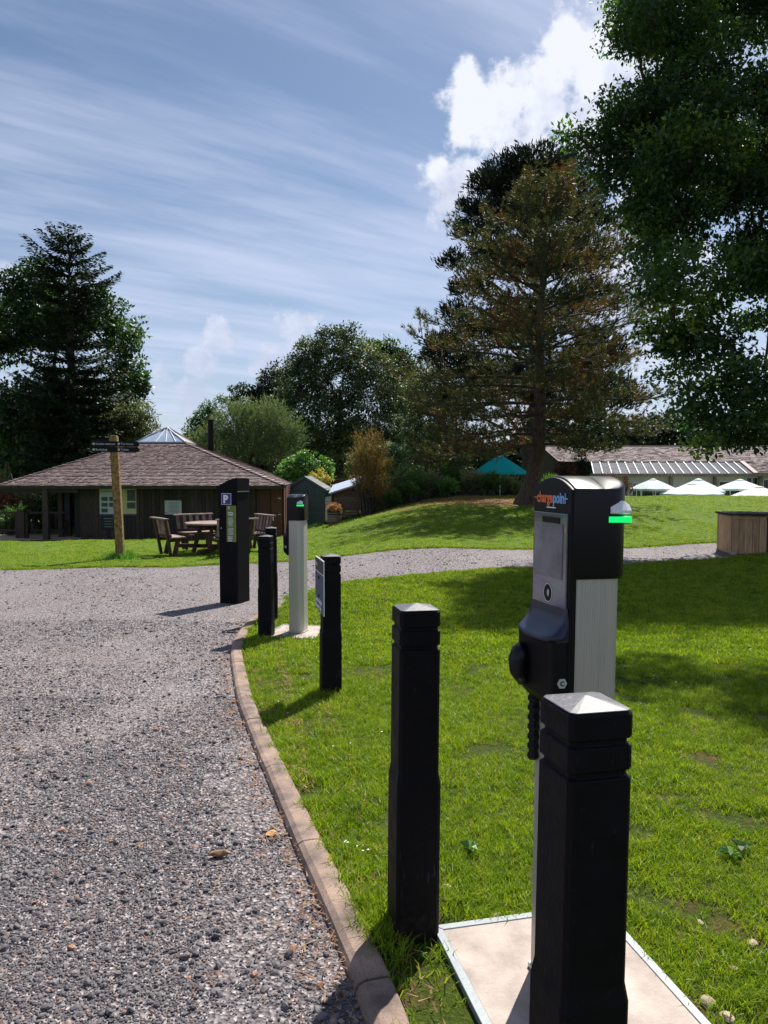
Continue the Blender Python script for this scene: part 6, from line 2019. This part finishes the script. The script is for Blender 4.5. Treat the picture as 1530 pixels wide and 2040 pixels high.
# --- shrubs
c = at(610, 930, 38)
broadleaf('laurel_bush', (c.x, 38, g1(c.x, 38)), 3, LB(38, ((585, 925, 22), (610, 920, 24), (640, 930, 22), (600, 942, 28), (630, 948, 26), (655, 945, 16), (570, 940, 20))), 420, 14, .15, .075, F['laurel'], 'glossy bright green laurel behind the grey-green shed', 'bush', trunk_r=.06, spread=.11, tint_bias=.08)
c = at(637, 948, 36)
broadleaf('golden_bush', (c.x, 35.6, g1(c.x, 35.6)), 2, LB(35.6, ((637, 948, 16), (625, 955, 14), (650, 958, 14), (640, 968, 18))), 190, 14, .08, .05, F['yellow'], 'small golden-yellow bush peeping over the grey-green shed', 'bush', trunk_r=.05, spread=.07)
c = at(737, 950, 31.2)
bam = LB(31.2, ((722, 890, 14), (728, 915, 20), (745, 880, 12), (748, 905, 20), (735, 940, 26), (755, 940, 20), (725, 970, 20), (745, 975, 24), (738, 1000, 20), (768, 935, 12), (712, 930, 10)), 1.1, .7)
feathery('bamboo_clump', (c.x, 31.2, g1(c.x, 31.2)), bam, 1150, F['brown'], 'tall withered brown bamboo clump in front of the lean-to', 'bamboo', .12, .018, 13, .5, 1.7, 0.0, stems=26)
c = at(785, 905, 40)
broadleaf('white_flowering_bush', (c.x, 40, g1(c.x, 40)), 3, LB(40, ((778, 895, 18), (795, 905, 22), (775, 915, 20), (790, 925, 22), (760, 900, 12))), 240, 14, .11, .06, F['whitefl'], 'pale-flowered bush behind the brown bamboo clump', 'bush', trunk_r=.06, spread=.1)
shr = [(795, 965, 30, 34, 'holm', 'dull low shrub just right of the bamboo clump'), (830, 960, 30, 33.5, 'green', 'bright green rounded shrub at the left end of the crest'), (870, 968, 26, 34.5, 'grey', 'greyish shrub on the crest between two greener ones'), (905, 955, 30, 35.2, 'green', 'mid green shrub on the crest left of the teal parasol'),
       (945, 962, 26, 34.0, 'pale', 'olive shrub on the crest just left of the teal parasol pole'), (975, 968, 22, 33.6, 'green', 'small green shrub below the teal parasol'), (1015, 965, 22, 36.8, 'pale', 'olive shrub between the teal parasol pole and the pine trunk'), (812, 985, 20, 31.8, 'green', 'low green shrub at the foot of the crest'),
       (895, 975, 16, 33.3, 'laurel', 'small light green plant on the crest edge'), (1075, 958, 22, 37.5, 'green', 'green shrub right of the pine trunk'), (1098, 966, 16, 36.0, 'laurel', 'light green low plant right of the pine trunk'), (778, 1000, 14, 31.4, 'green', 'low green plant at the bamboo foot'), (1178, 965, 13, 37, 'laurel', 'light green plant below the dark columnar conifer')]
for i, (px_, py, rp, D_, mk, lab) in enumerate(shr):
    c = at(px_, py, D_); zb = g1(c.x, D_); k = rad(rp, D_)
    lobes = [(c.x + random.uniform(-.5, .5) * k, D_ + random.uniform(-.4, .4) * k, zb + k * random.uniform(.2, .9) + (c.z - zb) * .55, k * .6, k * .6, max(.25, (c.z - zb + k) * .32)) for _ in range(6)]
    feathery('shrub', (c.x, D_, zb), lobes, 330, F[mk], lab, 'shrub', .085, .036, 11, .28, .9, .20, 'shrubs along the crest', stems=8)
c = at(1126, 945, 38.5); zb = g1(c.x, 38.5)
feathery('bronze_shrub', (c.x, 38.5, zb), LB(38.5, ((1126, 940, 16), (1115, 950, 16), (1138, 950, 14), (1126, 962, 20))), 330, F['bronze'], 'dark red-bronze shrub left of the dark columnar conifer', 'shrub', .10, .03, 11, .3, 1.4, .0)
c = at(1158, 930, 40); zb = g1(c.x, 40)
broadleaf('columnar_conifer', (c.x, 40, zb), 3, LB(40, ((1158, 905, 10), (1158, 920, 15), (1156, 935, 18), (1160, 950, 18), (1158, 968, 18))), 330, 16, .09, .04, F['black'], 'slim black-green conifer in front of the cafe roof', 'conifer', trunk_r=.06, spread=.07, upright=.6)
c = at(1218, 968, 37.2); zb = g1(c.x, 37.2)
feathery('rusty_shrub', (c.x, 37.2, zb), LB(37.2, ((1200, 966, 12), (1218, 966, 14), (1238, 972, 12), (1225, 980, 12), (1250, 980, 8))), 260, F['bronze'], 'rusty low spiky shrub left of the first pale parasol', 'shrub', .12, .025, 9, .3, 1.8, .12)
# garden left of the cabin
gd = [(15, 985, 34, 34.5, 'bronze', 'rust-coloured bush at the far left under the eave'), (60, 985, 34, 35.5, 'pale', 'olive bush seen between the cabin eave and railing'), (95, 975, 26, 36.0, 'grey', 'grey bush behind the cabin corner post'), (20, 1035, 30, 32.6, 'green', 'green plant behind the railing at the far left'), (75, 1030, 20, 36, 'green', 'green plant behind the right part of the railing'), (120, 1000, 20, 37, 'whitefl', 'pale blossom bush between the two corner posts')]
for px_, py, rp, D_, mk, lab in gd:
    c = at(px_, py, D_); k = rad(rp, D_)
    feathery('garden_plant', (c.x, D_, g1(c.x, D_)), [(c.x + random.uniform(-.5, .5) * k, D_ + random.uniform(-.4, .4) * k, c.z + random.uniform(-.6, .3) * k, k * .6, k * .6, k * .6) for _ in range(6)], 260, F[mk], lab, 'plant', .11, .04, 10, .3, .8, .05, 'plants in the garden left of the cabin')
# phormium with sword leaves
c = at(35, 1000, 33.3); zb = g1(c.x, 33.3)
ph = empty('flax_plant', (c.x, 33.3, zb), 0, 'green sword-leaved flax plant behind the railing', 'plant')
for i in range(46):
    a = random.uniform(0, 6.28); ln = random.uniform(.9, 1.7); ou = random.uniform(.2, .8); w_ = .05
    d = Vector((math.cos(a), math.sin(a), 0)); s_ = Vector((-d.y, d.x, 0)) * w_
    p0 = d * .08; p1 = d * ou * ln * .45 + Vector((0, 0, ln * .75)); p2 = d * ou * ln * (.75 + .3 * ou) + Vector((0, 0, ln * (1.05 - .5 * ou)))
    m = MB(); tn = random.uniform(.3, 1); m.add([p0 - s_ * .6, p0 + s_ * .6, p1 - s_, p1 + s_, p2], [(0, 1, 3, 2), (2, 3, 4)], tn); m.build('leaf_blade', F['laurel'] if i % 3 else F['green'], ph)
# echium spires
for i, (px_, pt, pb_, D_, w_, lab) in enumerate(((3, 937, 970, 37, .13, 'pale plant spire at the left frame edge'), (14, 921, 975, 38, .14, 'plant spire second from the left frame edge'), (43, 893, 960, 39, .11, 'tallest thin plant spire left of the cabin roof'), (112, 888, 935, 41, .15, 'thick plant spire rising above the cabin roof edge'))):
    a = at(px_, pt, D_); b = at(px_, pb_, D_); zb = g1(a.x, D_)
    t = empty('echium_spire', (a.x, D_, zb), 0, lab, 'plant', 'tall flowering spires left of the cabin')
    m = MB(); m.tube([(0, 0, 0), (.02, 0, a.z - zb - .15)], [.03, .02], 6); m.build('stem', M['bark_grey'], t)
    n = 700; zz_ = rng.uniform(max(.4, b.z - zb - .4), a.z - zb, n); rr_ = w_ * np.sqrt(np.clip((a.z - zb - zz_) / .35, .05, 1)); an = rng.uniform(0, 6.28, n)
    P = np.stack([rr_ * np.cos(an) * .6, rr_ * np.sin(an) * .6, zz_], 1); D = np.stack([np.cos(an), np.sin(an), np.full(n, .3)], 1)
    leaf_object('flower_spike', P, D, rand_dirs(n), .07, .035, rng.uniform(.3, 1, n), F['pale'], t)
# flowers in the barrel
n = 700; d = rand_dirs(n); P = d * np.array([.24, .24, .20]) * rng.uniform(.5, 1.25, n)[:, None] + np.array([0, 0, .66])
leaf_object('flowers', P, d + np.array([0, 0, .4]), rand_dirs(n), .06, .045, rng.random(n), F['flower'], br)
n = 500; d = rand_dirs(n); P = d * np.array([.23, .23, .14]) + np.array([0, 0, .58])
leaf_object('flower_leaves', P, d, rand_dirs(n), .08, .04, rng.random(n), F['green'], br)
# long grass at the foot of the finger post and at the shed edge
n = 700; a = rng.uniform(0, 6.28, n); q = np.abs(rng.normal(0, .17, n)) + .04
P = np.stack([fx + q * np.cos(a), fy + q * np.sin(a), np.full(n, g1(fx, fy))], 1)
D = np.stack([np.cos(a) * .5, np.sin(a) * .5, np.full(n, 1.0)], 1) + rng.normal(0, .25, (n, 3))
o = leaf_object('long_grass', P, D, rand_dirs(n), .22 * rng.uniform(.5, 1.2, n), .016, rng.uniform(.3, .9, n), F['laurel'], None, 'needle'); tag(o, 'uncut grass round the foot of the finger post', 'grass', kind='stuff')
n = 2600; xx = rng.uniform(-3.4, .2, n); yy = 31.6 + (xx + 3.4) * .1 + rng.normal(0, .15, n)
P = np.stack([xx, yy, gz(xx, yy)], 1); D = np.stack([rng.normal(0, .35, n), rng.normal(0, .3, n), np.full(n, 1.0)], 1)
o = leaf_object('verge_grass', P, D, rand_dirs(n), .20 * rng.uniform(.4, 1.2, n), .022, rng.uniform(.1, .7, n), F['green'], None, 'needle'); tag(o, 'longer grass and weeds at the foot of the sheds', 'grass', kind='stuff')

for o in list(bpy.data.objects):   # nothing may stay unlinked but the scattered pieces
    pass
